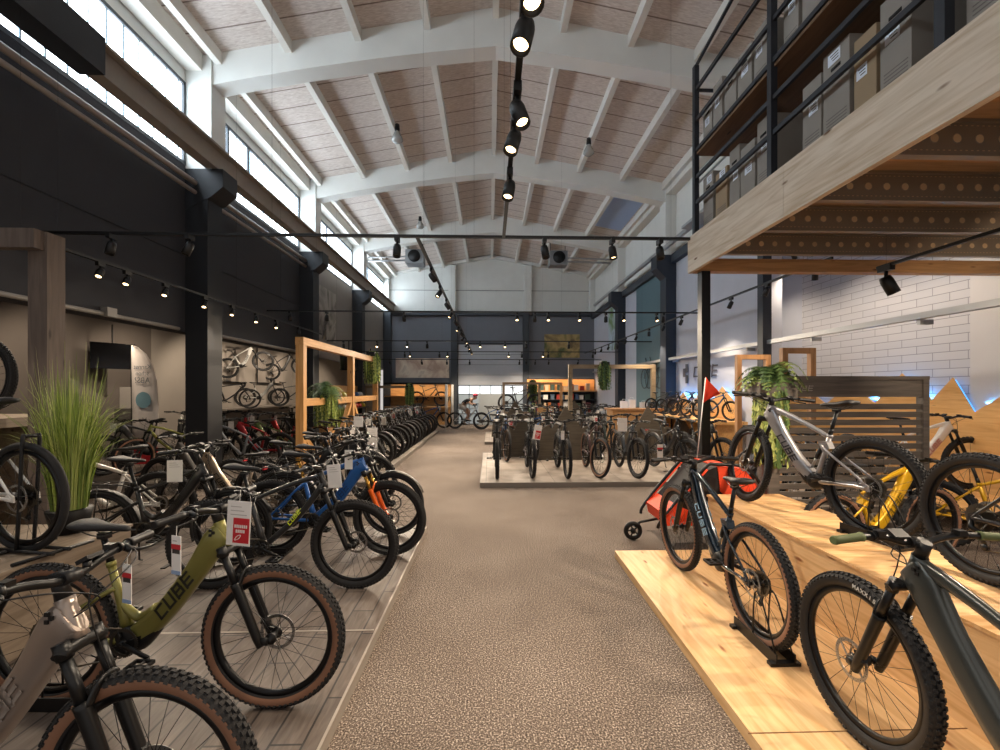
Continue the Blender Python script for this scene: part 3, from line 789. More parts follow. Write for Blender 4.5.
# bluish panel, a painted-in skylight reflection, over the right third bay
sk = emis('skylight_reflection', 'bcd6ff', 1.2)
o = MB(); 
zz = roof_z(4.1); o.prism([(3.7, roof_z(3.7)-.012), (4.72, roof_z(4.72)-.012), (4.72, roof_z(4.72)-.002), (3.7, roof_z(3.7)-.002)], 12.8, 15.6, 0, 'Y')
struct(o, 'window_7', mat('skylight_reflection_blue', '9db3d8', .5))

# ---------------------------------------------------------------- track lighting
LENS = emis('lamp_lens', 'ffd9a0', 5)
DARKH = mat('lamp_black', '0c0c0d', .45)
def m_head():
    m = MB(); m.bb(-.02, .02, -.05, .05, -.04, .008); m.sweep([(0, 0, -.04), (0, 0, -.09)], .012, 6); return m.mesh('track_adapter', [DARKH])
def m_can():
    m = MB(); m.lathe([(0, .0), (.034, .0), (.040, .03), (.040, .13), (.032, .13), (.030, .105), (0, .105)], 16, axis='Z'); return m.mesh('lamp_can', [DARKH])
def m_lens():
    m = MB(); m.lathe([(0, .108), (.031, .108)], 16, axis='Z'); return m.mesh('lens', [LENS])
NSPOT = [0]
def spot(p, aim, lit, label, group, power=None, size=None, scale=1., glow=True):
    r = thing('track_spotlight', p, label, 'spotlight', group)
    a = link('track_adapter', cached('head', m_head), r)
    a.matrix_local = Matrix.Scale(scale, 4)
    c = link('lamp_can', cached('can', m_can), r)
    d = (Vector(aim)-Vector(p)).normalized(); q = d.to_track_quat('Z', 'Y').to_matrix().to_4x4()
    c.matrix_local = Matrix.Translation(Vector((0, 0, -.10*scale))-d*.03) @ q @ Matrix.Scale(scale, 4)
    if lit:
        l = link('lens', cached('lens', m_lens), c); l['label'] = 'glowing lens'
        if power != 0:
            L = bpy.data.lights.new('lamp_light', 'SPOT'); L.energy = power or SPOT_W; L.color = (1, .82, .62); L.spot_size = R(size or 95); L.spot_blend = .7; L.shadow_soft_size = .04
            o = link('lamp_light', L, c)
            o.matrix_local = Matrix.Translation((0, 0, .15)) @ Matrix.Rotation(math.pi, 4, 'X')
            NSPOT[0] += 1
def track(a, b, label):
    t = thing('light_track', a, label, 'light track'); A = Vector(a); D = Vector(b)-A
    MB().beam((0, 0, 0), D, .035, .03).build('rail', DARKH, t)
    for q in (.03, .35, .66, .97):
        p = D*q; zt = (3.55 if 'deck' in label and 'under' in label else 4.4 if 'aisle behind' in label else 4.8 if 'bay beside' in label else roof_z((A+p).x)+.02)-A.z
        m = MB(); m.sweep([p+Vector((0, 0, .01)), p+Vector((0, 0, zt))], .0012, 3); m.build('suspension_wire', DARKH, t)
Z = 3.42
track((-5.0, 4.95, Z), (2.3, 4.95, Z), 'black light track crossing the hall in front, ending at the timber-faced deck')
track((.155, .2, Z), (.155, 4.93, Z), 'black light track overhead in the centre running from the camera to the cross track')
track((-.83, 4.97, Z), (-.83, 20.5, Z), 'long black light track receding over the central aisle')
track((4.5, 5.6, Z), (4.5, 20.5, Z), 'long black light track receding along the right wall')
track((-4.6, .3, 3.2), (-4.6, 12.0, 3.2), 'black light track with lit spotlights along the dark left wall')
CROSS = [(9.7, 3.42), (13.2, 3.16), (16.4, 3.12), (19.2, 3.02)]
for i, (y, z) in enumerate(CROSS):
    track((-4.9, y, z), (4.95, y, z), ['nearest', 'second', 'third', 'farthest'][i]+' of the thin black cross tracks in front of the back wall')
for i, (y, lit, ax) in enumerate(((1.72, 1, .1), (1.93, 1, -.25), (2.48, 1, .3), (2.76, 1, -.3), (3.42, 1, -.2))):
    spot((.155, y, Z-.02), (.17+ax*3, y-1.2, 0), lit, 'lit black spotlight, '+['nearest', 'second', 'third', 'fourth', 'fifth'][i]+' on the central overhead track', 'spotlights on the central overhead track', SPOT_W*.42, 100, 1.15)
for i, (x, lit, ax) in enumerate(((-4.2, 0, 0), (-3.35, 0, -1), (-1.05, 0, 0), (.62, 0, .5), (1.4, 1, .3), (1.95, 0, 0))):
    spot((x, 4.95, Z-.02), (x+ax, 4.0 if not lit else 4.2, 0), lit, ('lit' if lit else 'unlit')+' black spotlight, '+(['leftmost', 'second', 'third', 'fourth', 'fifth', 'rightmost'][i])+' on the front cross track', 'spotlights on the front cross track', SPOT_W*1.5, 120, 1.1)
for i in range(13):
    y = 6.2+i*1.05; spot((-.83, y, Z-.02), (-2.6 if i % 2 else 1.4, y-1.6, .3), i in (1, 3, 5, 8, 10, 12), ORD[i]+' spotlight on the long track receding over the central aisle', 'spotlights on the long aisle track', SPOT_W*1.3, 120)
for i in range(13):
    y = 5.9+i*1.05; spot((4.5, y, Z-.02), (3.0 if i % 3 else 4.6, y+.3, 0), i in (1, 3, 4, 6, 8, 10), ORD[i]+' spotlight on the long track along the right wall', 'spotlights on the long track by the right wall', SPOT_W*.8, 115)
for i, y in enumerate((4.75, 5.27, 5.65, 6.3, 7.15, 7.9, 8.7, 9.5, 10.6)):
    spot((-4.6, y, 3.18), (-3.8, y-2.2, 0), 1 <= i <= 7, ORD[i]+' spotlight from the camera on the dark left wall track', 'spotlights on the left wall track', SPOT_W*.42, 90)
spot((-4.6, 3.0, 3.18), (-3.0, 2.6, 0), 1, 'spotlight on the left wall track above the wooden plinth', 'spotlights on the left wall track', SPOT_W*.5, 90)
LITC = {0: (2.0, .6, 1.3, 3.0, 3.75), 1: (-3.4, -2.5, .45, -.3), 2: (-3.0, .7, 2.0, -1.6), 3: (-.9, 1.6, 2.6)}
for j, (y, z) in enumerate(CROSS):
    xs = sorted([-3.6+j*.2, -1.9, 1.0+j*.1, 2.6-.2*j, 3.9, -4.4]+list(LITC[j]))
    for i, x in enumerate(xs):
        lit = x in LITC[j]
        spot((x, y, z-.02), (x*.9, y+(1.5 if j == 3 else -2.6 if lit else -.8), 0), lit, '%s %s spotlight from the left on the %s cross track' % (ORD[i] if i else 'leftmost', 'lit' if lit else 'unlit', ['nearest', 'second', 'third', 'farthest'][j]), 'spotlights on the %s cross track' % ['nearest', 'second', 'third', 'farthest'][j], (SPOT_W*1.1 if i % 2 else SPOT_W*.9), 120)

track((-7.6, 8.0, 3.6), (-7.6, 20.5, 3.6), 'added light track to brighten the side aisle behind the left columns')  # track and its spots are added to brighten the side aisle
for i, y in enumerate((8.8, 11.0, 13.5, 15.5, 17.5, 19.5)):
    spot((-7.6, y, 3.58), (-9.4, y+1.0, 1.4), 1, ORD[i]+' added spotlight on the side aisle track behind the left columns', 'added spotlights in the left side aisle', SPOT_W*.9, 110)
# high-bay lamps and roof heaters
for x, y, lab in ((-2.1, 9.9, 'small glass high-bay lamp hanging under the left roof slope'), (2.35, 10.3, 'small glass high-bay lamp hanging under the right roof slope'), (-2.4, 15.0, 'small far glass high-bay lamp under the left roof slope')):
    t = thing('high_bay_lamp', (x, y, roof_z(x)-.22), lab, 'ceiling lamp', 'high-bay lamps')
    m = MB(); m.lathe([(0, 0), (.05, 0), (.06, -.12), (.05, -.16), (0, -.16)], 14, axis='Z'); m.build('lamp_holder', BLK, t)
    m = MB(); m.lathe([(.05, -.16), (.12, -.3), (.13, -.36), (.08, -.40), (0, -.41)], 16, axis='Z'); m.build('glass_dome', mat('grey_glass', 'a9aaa8', .15, .3), t)
for x, lab in ((-3.0, 'left'), (2.75, 'right')):
    t = thing('unit_heater', (x, 17.6, 6.9), 'ceiling-hung grey unit heater on the '+lab+' under the far roof', 'heater', 'unit heaters')
    m = MB(); m.bb(-.35, .35, -.3, .3, -.2, .35); m.build('housing', mat('heater_grey', '8d8f92', .5, .3), t)
    m = MB(); m.lathe([(0, -.05), (.24, -.05), (.24, .05), (0, .05)], 20, c=(0, -.32, .08)); m.build('fan', BLK, t)
    m = MB()
    for dx in (-.3, .3): m.sweep([(dx, 0, .35), (dx, 0, .8)], .012, 6)
    m.build('hanger', BLK, t)
    m = MB(); m.sweep([(.35 if x > 0 else -.35, 0, 0), ((4.9-x) if x > 0 else (-4.9-x), 0, -.05)], .04, 6); m.sweep([(.35 if x > 0 else -.35, 0, .15), ((4.9-x) if x > 0 else (-4.9-x), 0, .10)], .03, 6)
    m.build('supply_pipe', mat('galvanised_tray', 'a5a7a9', .4, .5), t)
# ---------------------------------------------------------------- platforms and plinths
PZ = .07
tile = mat('wood_look_tile', '8b837b', .5); nt, b = nodes(tile)
br = nt.nodes.new('ShaderNodeTexBrick'); nt.links.new(coords(nt, (1, 1, 1), (0, 0, R(-90))), br.inputs['Vector'])
for k, vv in (('Scale', 1.), ('Mortar Size', .006), ('Mortar Smooth', .2), ('Brick Width', .6), ('Row Height', .15), ('Bias', -.1)): br.inputs[k].default_value = vv
br.inputs['Color1'].default_value = srgb('746961'); br.inputs['Color2'].default_value = srgb('5f554e'); br.inputs['Mortar'].default_value = srgb('2f2a27')
g = noise(nt, coords(nt, (9, 1.2, 1)), 4, 4, 1)
nt.links.new(mix(nt, br.outputs['Color'], ramp(nt, g, [(.3, 'b5aaa2'), (.7, 'ffffff')]), .8, 'MULTIPLY'), b.inputs['Base Color'])
bump(nt, b, br.outputs['Fac'], -.5, .006)
tile2 = mat('pale_concrete_tile', '9a9086', .6); nt, b = nodes(tile2)
br = nt.nodes.new('ShaderNodeTexBrick'); nt.links.new(coords(nt), br.inputs['Vector'])
for k, vv in (('Scale', 1.), ('Mortar Size', .006), ('Brick Width', 1.2), ('Row Height', .6), ('Bias', 0)): br.inputs[k].default_value = vv
br.offset = 0
br.inputs['Color1'].default_value = srgb('9f958a'); br.inputs['Color2'].default_value = srgb('948a80'); br.inputs['Mortar'].default_value = srgb('6e665e')
g = noise(nt, coords(nt), 3, 5)
nt.links.new(mix(nt, br.outputs['Color'], ramp(nt, g, [(.3, 'b5aaa2'), (.7, 'ffffff')]), .8, 'MULTIPLY'), b.inputs['Base Color'])
EDGE = mat('aluminium_edge', 'a39a90', .45, .4)
EDGED = mat('platform_edge_grey', '7d756d', .6)
def platform(x0, x1, y0, y1, h, top, label, trim_sides, edge=EDGE):
    t = thing('display_platform', ((x0+x1)/2, (y0+y1)/2, 0), label, 'platform')
    cx, cy = (x0+x1)/2, (y0+y1)/2
    m = MB(); m.bb(x0-cx, x1-cx, y0-cy, y1-cy, .001, h); m.build('platform_top', top, t)
    m = MB()
    for sd in trim_sides:
        if sd == 'r': m.bb(x1-cx, x1-cx+.014, y0-cy, y1-cy, .001, h+.004)
        if sd == 'l': m.bb(x0-cx-.014, x0-cx, y0-cy, y1-cy, .001, h+.004)
        if sd == 'f': m.bb(x0-cx, x1-cx, y0-cy-.014, y0-cy, .001, h+.004)
    m.build('edge_profile', edge, t)
    return t
def left_platform():
    t = thing('display_platform', (-2.5, 2, 0), 'low grey tiled platform at the near left carrying the olive bicycle', 'platform')
    m = MB(); P = [(-5.12, -1.0), (-.79, -1.0), (-.775, 1.5), (-.76, 5.15), (-5.12, 5.15)]
    m.prism([(x+2.5, y-2) for x, y in P], .001, PZ, 0, 'Z'); m.build('platform_top', tile, t)
    m = MB()
    m.beam((-.783+2.5, -3, PZ/2+.002), (-.753+2.5, 3.15, PZ/2+.002), .014, PZ+.002); m.bb(-1.6-1, 1.74, 3.15, 3.164, .001, PZ+.004)
    m.bb(-2.62, 1.72, .93, .945, PZ, PZ+.003)
    m.build('edge_profile', EDGE, t)
left_platform()
platform(-5.45, -2.06, 7.6, 17.2, .08, tile2, 'long low platform under the far left row of bicycles', 'rf', EDGED)
platform(-9.3, -5.6, 7.6, 13.2, .08, tile2, 'low platform in the side aisle behind the left columns', 'f', EDGED)
platform(-.16, 4.82, 7.5, 11.1, .08, tile2, 'pale tiled platform in the middle of the hall', 'fl', EDGED)
platform(-.15, 4.9, 13.4, 16.6, .08, tile2, 'farther pale platform behind the middle one', 'fl', EDGED)
platform(3.3, 5.4, 5.1, 7.2, .08, tile2, 'low platform behind the slatted screen at the right wall', 'fl', EDGED)

PLY = wood('spruce_board', 'e6bf8d', 'cda06a', '8a4e23', 'Y', .5)
PLYX = wood('spruce_board_cross', 'e6bd8a', 'cb9a62', '8a4e23', 'X', .5)
FASC = wood('raw_spruce_fascia', 'd9cbb8', 'bda98f', '6e4c30', 'Y', .7)
t = thing('wooden_platform', (1.75, 1.6, 0), 'low bright spruce platform at the near right under the blue bicycle', 'platform')
m = MB(); P = [(1.235, -.8), (2.30, -.8), (2.30, 4.33), (1.255, 4.33), (1.20, 1.8)]
m.prism([(1.19-1.75, -2.4), (2.30-1.75, -2.4), (2.30-1.75, 2.73), (1.25-1.75, 2.73)], .001, PZ-.001, 0, 'Z'); m.build('top_board', PLY, t)
m = MB(); m.bb(1.21-1.75, 2.28-1.75, .405, .410, PZ-.001, PZ+.0006); m.build('board_joint', mat('joint_brown', '6b4423', .8), t)
t = thing('wooden_plinth', (2.66, 2, 0), 'tall spruce plinth at the right carrying the silver bicycle', 'plinth')
m = MB(); m.bb(-.39, .36, -3, 2.47, .001, .57); m.build('carcass', PLY, t)
m = MB(); m.bb(-.40, .37, -3, 2.48, .57, .59); m.build('top_board', PLYX, t)
GRYW = wood('grey_brown_board', '8f8070', '756656', '4c3f33', 'Y', .6)
t = thing('wooden_plinth', (-4.0, 2.2, 0), 'grey-brown wooden plinth at the left edge carrying the white bicycle', 'plinth')
m = MB(); m.bb(-1.0, 1.16, -3, 1.32, PZ+.001, .60); m.build('carcass', GRYW, t)
m = MB(); m.bb(-1.0, 1.17, -3, 1.33, .60, .62); m.build('top_board', GRYW, t)
m = MB(); m.bb(-6.0, -4.1, 3.4, 4.5, 1.36, 1.44); m.bb(-5.9, -4.2, 3.62, 3.7, .08, 1.36); m.bb(-5.9, -4.2, 4.3, 4.38, .08, 1.36)
m.build('display_shelf', GRYW, label='raised grey wooden shelf at the left edge behind the grass, under the dark bicycle', cat='shelf')
# grey timber post and beam
GT = wood('grey_stained_timber', '6a5d55', '564a44', '3a302b', 'Z', .75)
t = thing('timber_post_frame', (-3.86, 3.9, PZ), 'grey-stained timber post with cross beam at the left behind the grass', 'post')
m = MB(); m.bb(-.08, .08, -.08, .08, 0, 2.96); m.build('post', GT, t)
m = MB(); m.bb(-1.7, .06, -.17, -.08, 2.80, 2.96); m.build('cross_beam', GT, t)
# ---------------------------------------------------------------- tall grass
def grass(root, name, n, h, r0, lean, cols, seed, wd=.004, z0=0., curl=.55, mb=None):
    rnd = random.Random(seed); m = MB()
    for i in range(n):
        a = rnd.uniform(0, 6.283); rr = r0*math.sqrt(rnd.random()); H = h*rnd.uniform(.55, 1.0)*(1.12 if rnd.random() < .06 else 1)
        d = Vector((math.cos(a), math.sin(a), 0)); base = d*rr+Vector((0, 0, z0)); ll = lean*rnd.uniform(.2, 1.)*(.4+rr/r0); cu = curl*rnd.random()**2.2
        sd = Vector((-d.y, d.x, 0)); pts = []
        for k in range(7):
            t = k/6; pts.append(base+d*(ll*t*H*.5+cu*H*.45*t**3)+Vector((0, 0, H*t*(1-.12*cu*t*t*4))))
        vs = []; q = rnd.uniform(-1, 1); sv = (sd*math.cos(q)+d*math.sin(q)); mi = rnd.randrange(3)
        for k, p in enumerate(pts):
            ww = wd*(1-(k/6)**2)+.0004; vs += [p-sv*ww, p+sv*ww+Vector((0, 0, .0))]
        m.add(vs, [(2*k, 2*k+1, 2*k+3, 2*k+2) for k in range(6)], mi)
    o = m.build(name, cols, root); return o
GC = [mat('grass_green', '93a548', .6), mat('grass_yellow_green', 'bcc673', .6), mat('grass_deep', '6d8436', .6)]
t = thing('potted_grass', (-3.14, 3.34, .62), 'tall bright green ornamental grass in a black pot on the left plinth', 'plant')
m = MB(); m.lathe([(0, 0), (.10, 0), (.135, .17), (.125, .18), (0, .16)], 24, axis='Z'); m.build('pot', BLK, t)
o = grass(t, 'grass_blades', 800, 1.15, .10, .17, GC, 3, .0036, .14, .8); 
def fern(root, n, L, cols, seed, up=.5, z0=0, droop=.9):
    rnd = random.Random(seed); m = MB()
    for i in range(n):
        a = rnd.uniform(0, 6.283); d = Vector((math.cos(a), math.sin(a), 0)); sv = Vector((-d.y, d.x, 0)); l = L*rnd.uniform(.6, 1); u = up*rnd.uniform(.3, 1.2); mi = rnd.randrange(len(cols))
        pts = [d*(l*t)+Vector((0, 0, z0+u*l*math.sin(t*2.2)*1.0-droop*l*t*t*.8)) for t in [k/11 for k in range(12)]]
        m.sweep(pts, .0025, 4, mi=mi)
        for k in range(1, 12):
            p = pts[k]; tt = (pts[k]-pts[k-1]).normalized(); ll = .085*L/.4*math.sin(math.pi*min(.97, k/12+.08))+.01
            for s in (-1, 1):
                e = p+sv*s*ll+tt*ll*.35-Vector((0, 0, ll*.25)); m.add([p-tt*.010, p+tt*.010, e+tt*.003], [(0, 1, 2)], mi)
                p2 = p-tt*(l/24); e2 = p2+sv*s*ll+tt*ll*.35-Vector((0, 0, ll*.25)); m.add([p2-tt*.010, p2+tt*.010, e2+tt*.003], [(0, 1, 2)], mi)
    return m.build('fronds', cols, root)
def hang(root, n, L, w_, cols, seed, z0=0):
    rnd = random.Random(seed); m = MB()
    for i in range(n):
        a = rnd.uniform(0, 6.283); d = Vector((math.cos(a), math.sin(a), 0)); r = w_*rnd.uniform(.2, 1); l = L*rnd.uniform(.45, 1); mi = rnd.randrange(len(cols))
        pts = [d*(r*min(1, t*3))+Vector((rnd.uniform(-.01, .01), rnd.uniform(-.01, .01), z0+.06*math.sin(min(1, t*3)*3.14)-l*max(0, t-.12))) for t in [k/8 for k in range(9)]]
        sv = Vector((-d.y, d.x, 0)); 
        for k in range(8):
            for s in (-1, 1):
                p = pts[k]; e = p+sv*s*.03+d*.01+(pts[k+1]-p)*.8; m.add([p, pts[k+1], e], [(0, 1, 2)], mi)
    return m.build('trailing_leaves', cols, root)
FC = [mat('fern_green', '56703a', .6), mat('fern_light', '88994f', .6), mat('fern_dark', '3b562c', .6)]
# ---------------------------------------------------------------- mezzanine
t = thing('storage_mezzanine', (3.8, 3.0, 3.17), 'timber-faced storage deck at the upper right above the silver bicycle', 'mezzanine')
ox, oy, oz = 3.8, 3.0, 3.17
m = MB(); m.bb(2.53-ox, 2.58-ox, -.5-oy, 3.68-oy, 0, .45); m.build('fascia_board', FASC, t)
m = MB(); m.bb(2.53-ox, 2.58-ox, 3.684-oy, 5.5-oy, 0, .45); m.build('fascia_board', FASC, t)
UND = wood('warm_beam', 'bd8f5e', '9f744a', '6b4423', 'X', .6)
m = MB(); m.bb(2.58-ox, 6.75-ox, 5.38-oy, 5.5-oy, 0.0, .16); m.build('end_beam', UND, t)
m = MB(); m.bb(2.58-ox, 6.75-ox, -.5-oy, 5.45-oy, .36, .43); m.build('deck_board', wood('deck_underside', 'b08f6c', '9a7b5b', '5c4630', 'X', .7), t)
JST = mat('joist_steel', '8f8272', .45, .35)
for k, y in enumerate((5.05, 4.3, 3.6, 2.9, 2.2, 1.5)):
    m = MB(); m.bb(2.6-ox, 6.75-ox, y-.005-oy, y+.005-oy, .11, .36, 0); m.bb(2.6-ox, 6.75-ox, y-.03-oy, y+.03-oy, .105, .115, 0); m.bb(2.6-ox, 6.75-ox, y-.03-oy, y+.03-oy, .34, .36, 0)
    for i in range(25):
        x = 2.72+i*.16-ox
        m.lathe([(.0, y-oy-.008), (.030, y-oy-.008)], 12, c=(x, 0, .235), mi=1)
        m.lathe([(.030, y-oy-.009), (.036, y-oy-.006)], 12, c=(x, 0, .235), mi=0)
        for dz in (.15, .32):
            for q in range(4): m.bb(x-.06+q*.04, x-.045+q*.04, y-oy-.0075, y-oy-.006, dz, dz+.006, 1)
    m.build('joist', [JST, mat('joist_hole', 'c7ab86', .7)], t)
m = MB()
for y in (4.7, 3.95, 3.25, 2.55): m.bb(2.6-ox, 6.75-ox, y-.05-oy, y+.05-oy, .29, .36)
m.build('deck_batten', UND, t)
m = MB(); m.bb(-.055, .055, -.055, .055, 0, 3.17); m.bb(-.12, .12, -.12, .12, 0, .015)
m.build('steel_post', mat('post_black', '16171a', .4, .3), label='black square steel post holding up the corner of the storage deck', cat='post').location = (2.70, 5.42, 0)
# track under deck
track((4.2, 1.2, 3.0), (4.2, 4.6, 3.0), 'short black light track under the storage deck')
spot((4.2, 4.5, 3.0), (4.9, 4.0, 1), 0, 'unlit black spotlight at the end of the short track under the storage deck', 'spotlights under the storage deck', scale=1.5)
spot((4.2, 2.6, 3.0), (3.0, 3.0, 0), 1, 'black spotlight under the storage deck pointing at the silver bicycle', 'spotlights under the storage deck', SPOT_W*1.5, 120)
spot((4.2, 1.5, 3.0), (1.6, 2.4, 0), 1, 'nearest black spotlight under the storage deck', 'spotlights under the storage deck', SPOT_W*1.5, 120)
spot((4.2, 3.4, 3.0), (6.8, 4.8, 1.6), 1, 'added black spotlight under the storage deck to light the block wall', 'spotlights under the storage deck', SPOT_W*.5, 120)  # added to throw warm light on the lower block wall
track((5.4, 5.8, 4.2), (5.4, 10.6, 4.2), 'added unseen light track in the bay beside the block wall')  # added track and spots, hidden above the deck line, to light the wall
for i, y in enumerate((6.2, 7.6, 9.4)): spot((5.4, y, 4.2), (6.8, y+.1, .6), 1, ['near', 'middle', 'far'][i]+' added spotlight on the track beside the block wall', 'added spotlights beside the block wall', SPOT_W*.5, 130)
# rack
DZ = 3.62
RB = mat('rack_blue_black', '23262d', .5, .2)
t = thing('pallet_rack', (2.66, 3, DZ), 'tall dark steel rack filled with cartons on top of the storage deck', 'rack')
PY = [5.43, 3.94, 2.42, .9]
for y in PY:
    for x in (2.60, 3.35):
        m = MB(); m.bb(x-.03-2.66, x+.03-2.66, y-.03-3, y+.03-3, 0, 2.15 if y > .8 else 2.6); m.build('upright', RB, t)
for k, z in enumerate((.42, .74, 1.08, 1.46, 1.85)):
    m = MB(); m.bb(2.585-2.66, 2.615-2.66, .9-3, 5.43-3, z-.022, z+.022); m.build('cross_bar', RB, t)
m = MB(); m.bb(2.6-2.66, 3.4-2.66, .9-3, 5.43-3, 1.02, 1.05); m.build('shelf_board', wood('chip_brown', '6b5039', '5a422e', '3a2a1a', 'Y', .8), t)
m = MB(); m.beam((2.6-2.66, 2.43, 2.15), (2.6-2.66, -2.1, 2.75), .03, .03); m.beam((2.6-2.66, 2.43, 1.85), (3.35-2.66, 2.43, 1.85), .03, .03); m.build('top_rail', RB, t)
CARD = mat('grey_carton', '8f8880', .8); CARDB = mat('brown_carton', '9a8468', .8)
def carton(y0, y1, z0, h, dep, colr, label, rnd):
    yc = (y0+y1)/2; L = (y1-y0)
    t = thing('cardboard_box', (2.67+dep/2, yc, z0), label, 'box', 'cartons on the storage rack')
    m = MB(); m.bb(-dep/2, dep/2, -L/2+.006, L/2-.006, .002, h); m.build('carton_body', colr, t)
    m = MB(); zz = h*.78; m.sweep([(-dep/2-.002, -.045, zz), (-dep/2-.002, .045, zz)], (.014, .003), 8, side=(0, 0, 1)); m.build('hand_hole', mat('hole_dark', '1b1715', .9), t)
    m = MB(); w2 = min(.15, L*.45); z1 = h*rnd.choice((.5, .55, .84)); y1_ = rnd.uniform(-.03, .03); m.bb(-dep/2-.003, -dep/2, y1_-w2/2, y1_+w2/2, z1, z1+.09)
    for q in range(3): m.bb(-dep/2-.0038, -dep/2-.003, y1_-w2*.38, y1_+w2*(.1+.1*q), z1+.02+q*.022, z1+.027+q*.022, 1)
    m.build('shipping_label', [mat('label_white', 'dfe6f2', .5), INK], t)
    if rnd.random() < .6:
        m = MB()
        for q in range(5): m.bb(-dep/2-.0015, -dep/2, -L*.38, L*.36, h*.12+q*.025, h*.12+q*.025+.007)
        m.build('carton_print', mat('carton_ink', '6f6963', .8), t)
rnd = random.Random(5)
for lvl, (z0, hh) in enumerate(((DZ, (.58, .72)), (DZ+1.052, (.50, .66)))):
    for bay in range(3):
        y = PY[bay]-.05; k = 0; wds = []
        while True:
            L = rnd.uniform(.19, .27) if rnd.random() < .8 else .33
            if y-L < PY[bay+1]+.04: break
            if not (lvl == 0 and bay == 1 and k == 0):
                carton(y-L, y, z0, rnd.uniform(*hh), rnd.uniform(.42, .55), CARDB if rnd.random() < .25 else CARD,
                       '%s carton from the left in the %s bay of the %s rack level' % (ORD[k] if k else 'first', ['far', 'middle', 'near'][bay], ['lower', 'upper'][lvl]), rnd)
            y -= L+rnd.uniform(.004, .05); k += 1

# ---------------------------------------------------------------- slatted screen, mountains, ferns
SL = wood('dark_slat', '6b625a', '554d46', '38322d', 'X', .65)
t = thing('slatted_screen', (4.1, 4.93, 0), 'dark grey-brown slatted wooden screen behind the silver bicycle', 'screen')
m = MB(); m.bb(-.94, .90, -.03, .03, 1.60, 1.80); m.build('top_board', SL, t)
m = MB(); m.bb(-.98, .98, -.045, .045, 1.80, 1.84); m.build('top_rail', SL, t)
for x in (-.96, .94): m = MB(); m.bb(x-.035, x+.035, -.045, .045, 0, 1.80); m.build('post', SL, t)
z = 1.52
while z > .1:
    m = MB(); m.bb(-.93, .91, -.012, .012, z-.064, z); m.build('slat', SL, t); z -= .092
m = MB(); M = Matrix.Rotation(R(90), 4, 'X'); M.translation = (-.52, -.031, 1.70); letters(m, M, .06); m.build('lettering', mat('letter_pale', '9b938c', .6), t)
# mountain boards with LED strips along the right wall
MW = wood('mountain_board', 'e8b878', 'd6a05f', '8a5a2a', 'Y', .55)
LED = emis('led_blue', '2f9dff', 1.3)
def mountain(ys, pts, label, x=5.05):
    t = thing('mountain_panel', (x, ys, .0), label, 'wall panel', 'mountain-shaped wall panels')
    poly = [(p[0], p[1]) for p in pts]
    poly = [(poly[0][0], .0)]+poly+[(poly[-1][0], .0)]
    m = MB(); m.prism(poly, -.02, 0, 0, 'X'); m.build('board', MW, t)
    m = MB()
    for a, b_ in zip(pts[:-1], pts[1:]):
        A = Vector((.022, a[0], a[1]-.035)); B = Vector((.022, b_[0], b_[1]-.035)); m.beam(A, B, .012, .012)
    m.build('led_strip', LED, t)
mountain(6.0, [(-1.9, 1.5), (-1.4, 1.15), (-.9, 1.9), (-.16, 1.37), (.12, 1.86), (.42, 1.53), (.9, 1.95), (1.4, 1.45), (1.9, 1.8), (2.5, 1.4), (3.1, 1.75), (3.9, 1.2)], 'orange-brown mountain-shaped board edged with blue light by the near right wall', 6.72)
mountain(10.0, [(-1.3, 1.35), (-.7, 1.75), (-.2, 1.4), (.25, 1.68), (.8, 1.3), (1.2, 1.62), (1.9, 1.15), (2.4, 1.3)], 'smaller mountain-shaped board edged with blue light on the far right wall')
for x_, y, p in ((6.77, 5.2, 30), (6.77, 7.0, 30), (5.12, 9.6, 22), (5.12, 11.0, 22)):
    L = bpy.data.lights.new('led_glow', 'AREA'); L.energy = p*.2; L.color = (.08, .42, 1); L.shape = 'RECTANGLE'; L.size = 1.1; L.size_y = .02
    o = link('led_glow', L); o.location = (x_, y, 1.5); o.rotation_euler = (0, R(90), 0); o.rotation_euler = (R(180), 0, R(90))
# fern planter by screen
t = thing('fern_planter', (3.03, 4.62, 0), 'timber stand with a bushy fern and trailing greenery beside the slatted screen', 'plant')
m = MB(); m.bb(-.06, .06, -.06, .06, 0, 1.62); m.bb(-.2, .2, -.14, .14, 1.6, 1.76); m.build('stand', SL, t)
hang(t, 420, 1.05, .17, [FC[1], FC[0], GC[1]], 4, 1.76); fern(t, 50, .38, FC, 5, .7, 1.76, .7)
# timber portal frames on the right
OAK = wood('oak_timber', 'b98a5c', '9b7047', '5e3c20', 'Z', .6)
def portal(loc, a, b_, h, th, matl, label, extra=()):
    t = thing('timber_portal', loc, label, 'timber frame')
    a = Vector(a); b_ = Vector(b_); d = (b_-a).normalized()
    for p in (a, b_): m = MB(); m.beam(p, p+Vector((0, 0, h)), th, th, up=(0, 1, 0)); m.build('post', matl, t)
    m = MB(); m.beam(a+Vector((0, 0, h+th/2))-d*th/2, b_+Vector((0, 0, h+th/2))+d*th/2, th, th); m.build('top_beam', matl, t)
    for (p, q) in extra: m = MB(); m.beam(p, q, th*.9, th*.9); m.build('brace', matl, t)
    return t
portal((4.23, 7.3, 0), (0, 0, 0), (.5, 0, 0), 2.2, .08, OAK, 'oak-coloured timber frame just left of the fern')
portal((4.33, 6.3, 0), (0, 0, 0), (.42, 0, 0), 2.22, .08, OAK, 'second oak-coloured timber frame directly behind the fern')
portal((3.9, 12.95, 0), (-1.5, 0, 0), (1.0, 0, 0), 2.32, .12, wood('pale_timber', 'a89476', '8d795d', '5e4a34', 'X', .6), 'wide pale timber frame in front of the teal wall')
portal((3.2, 18.0, 0), (-1.35, 0, 0), (-.25, 0, 0), 1.9, .10, OAK, 'timber frame with greenery before the accessory shelves')
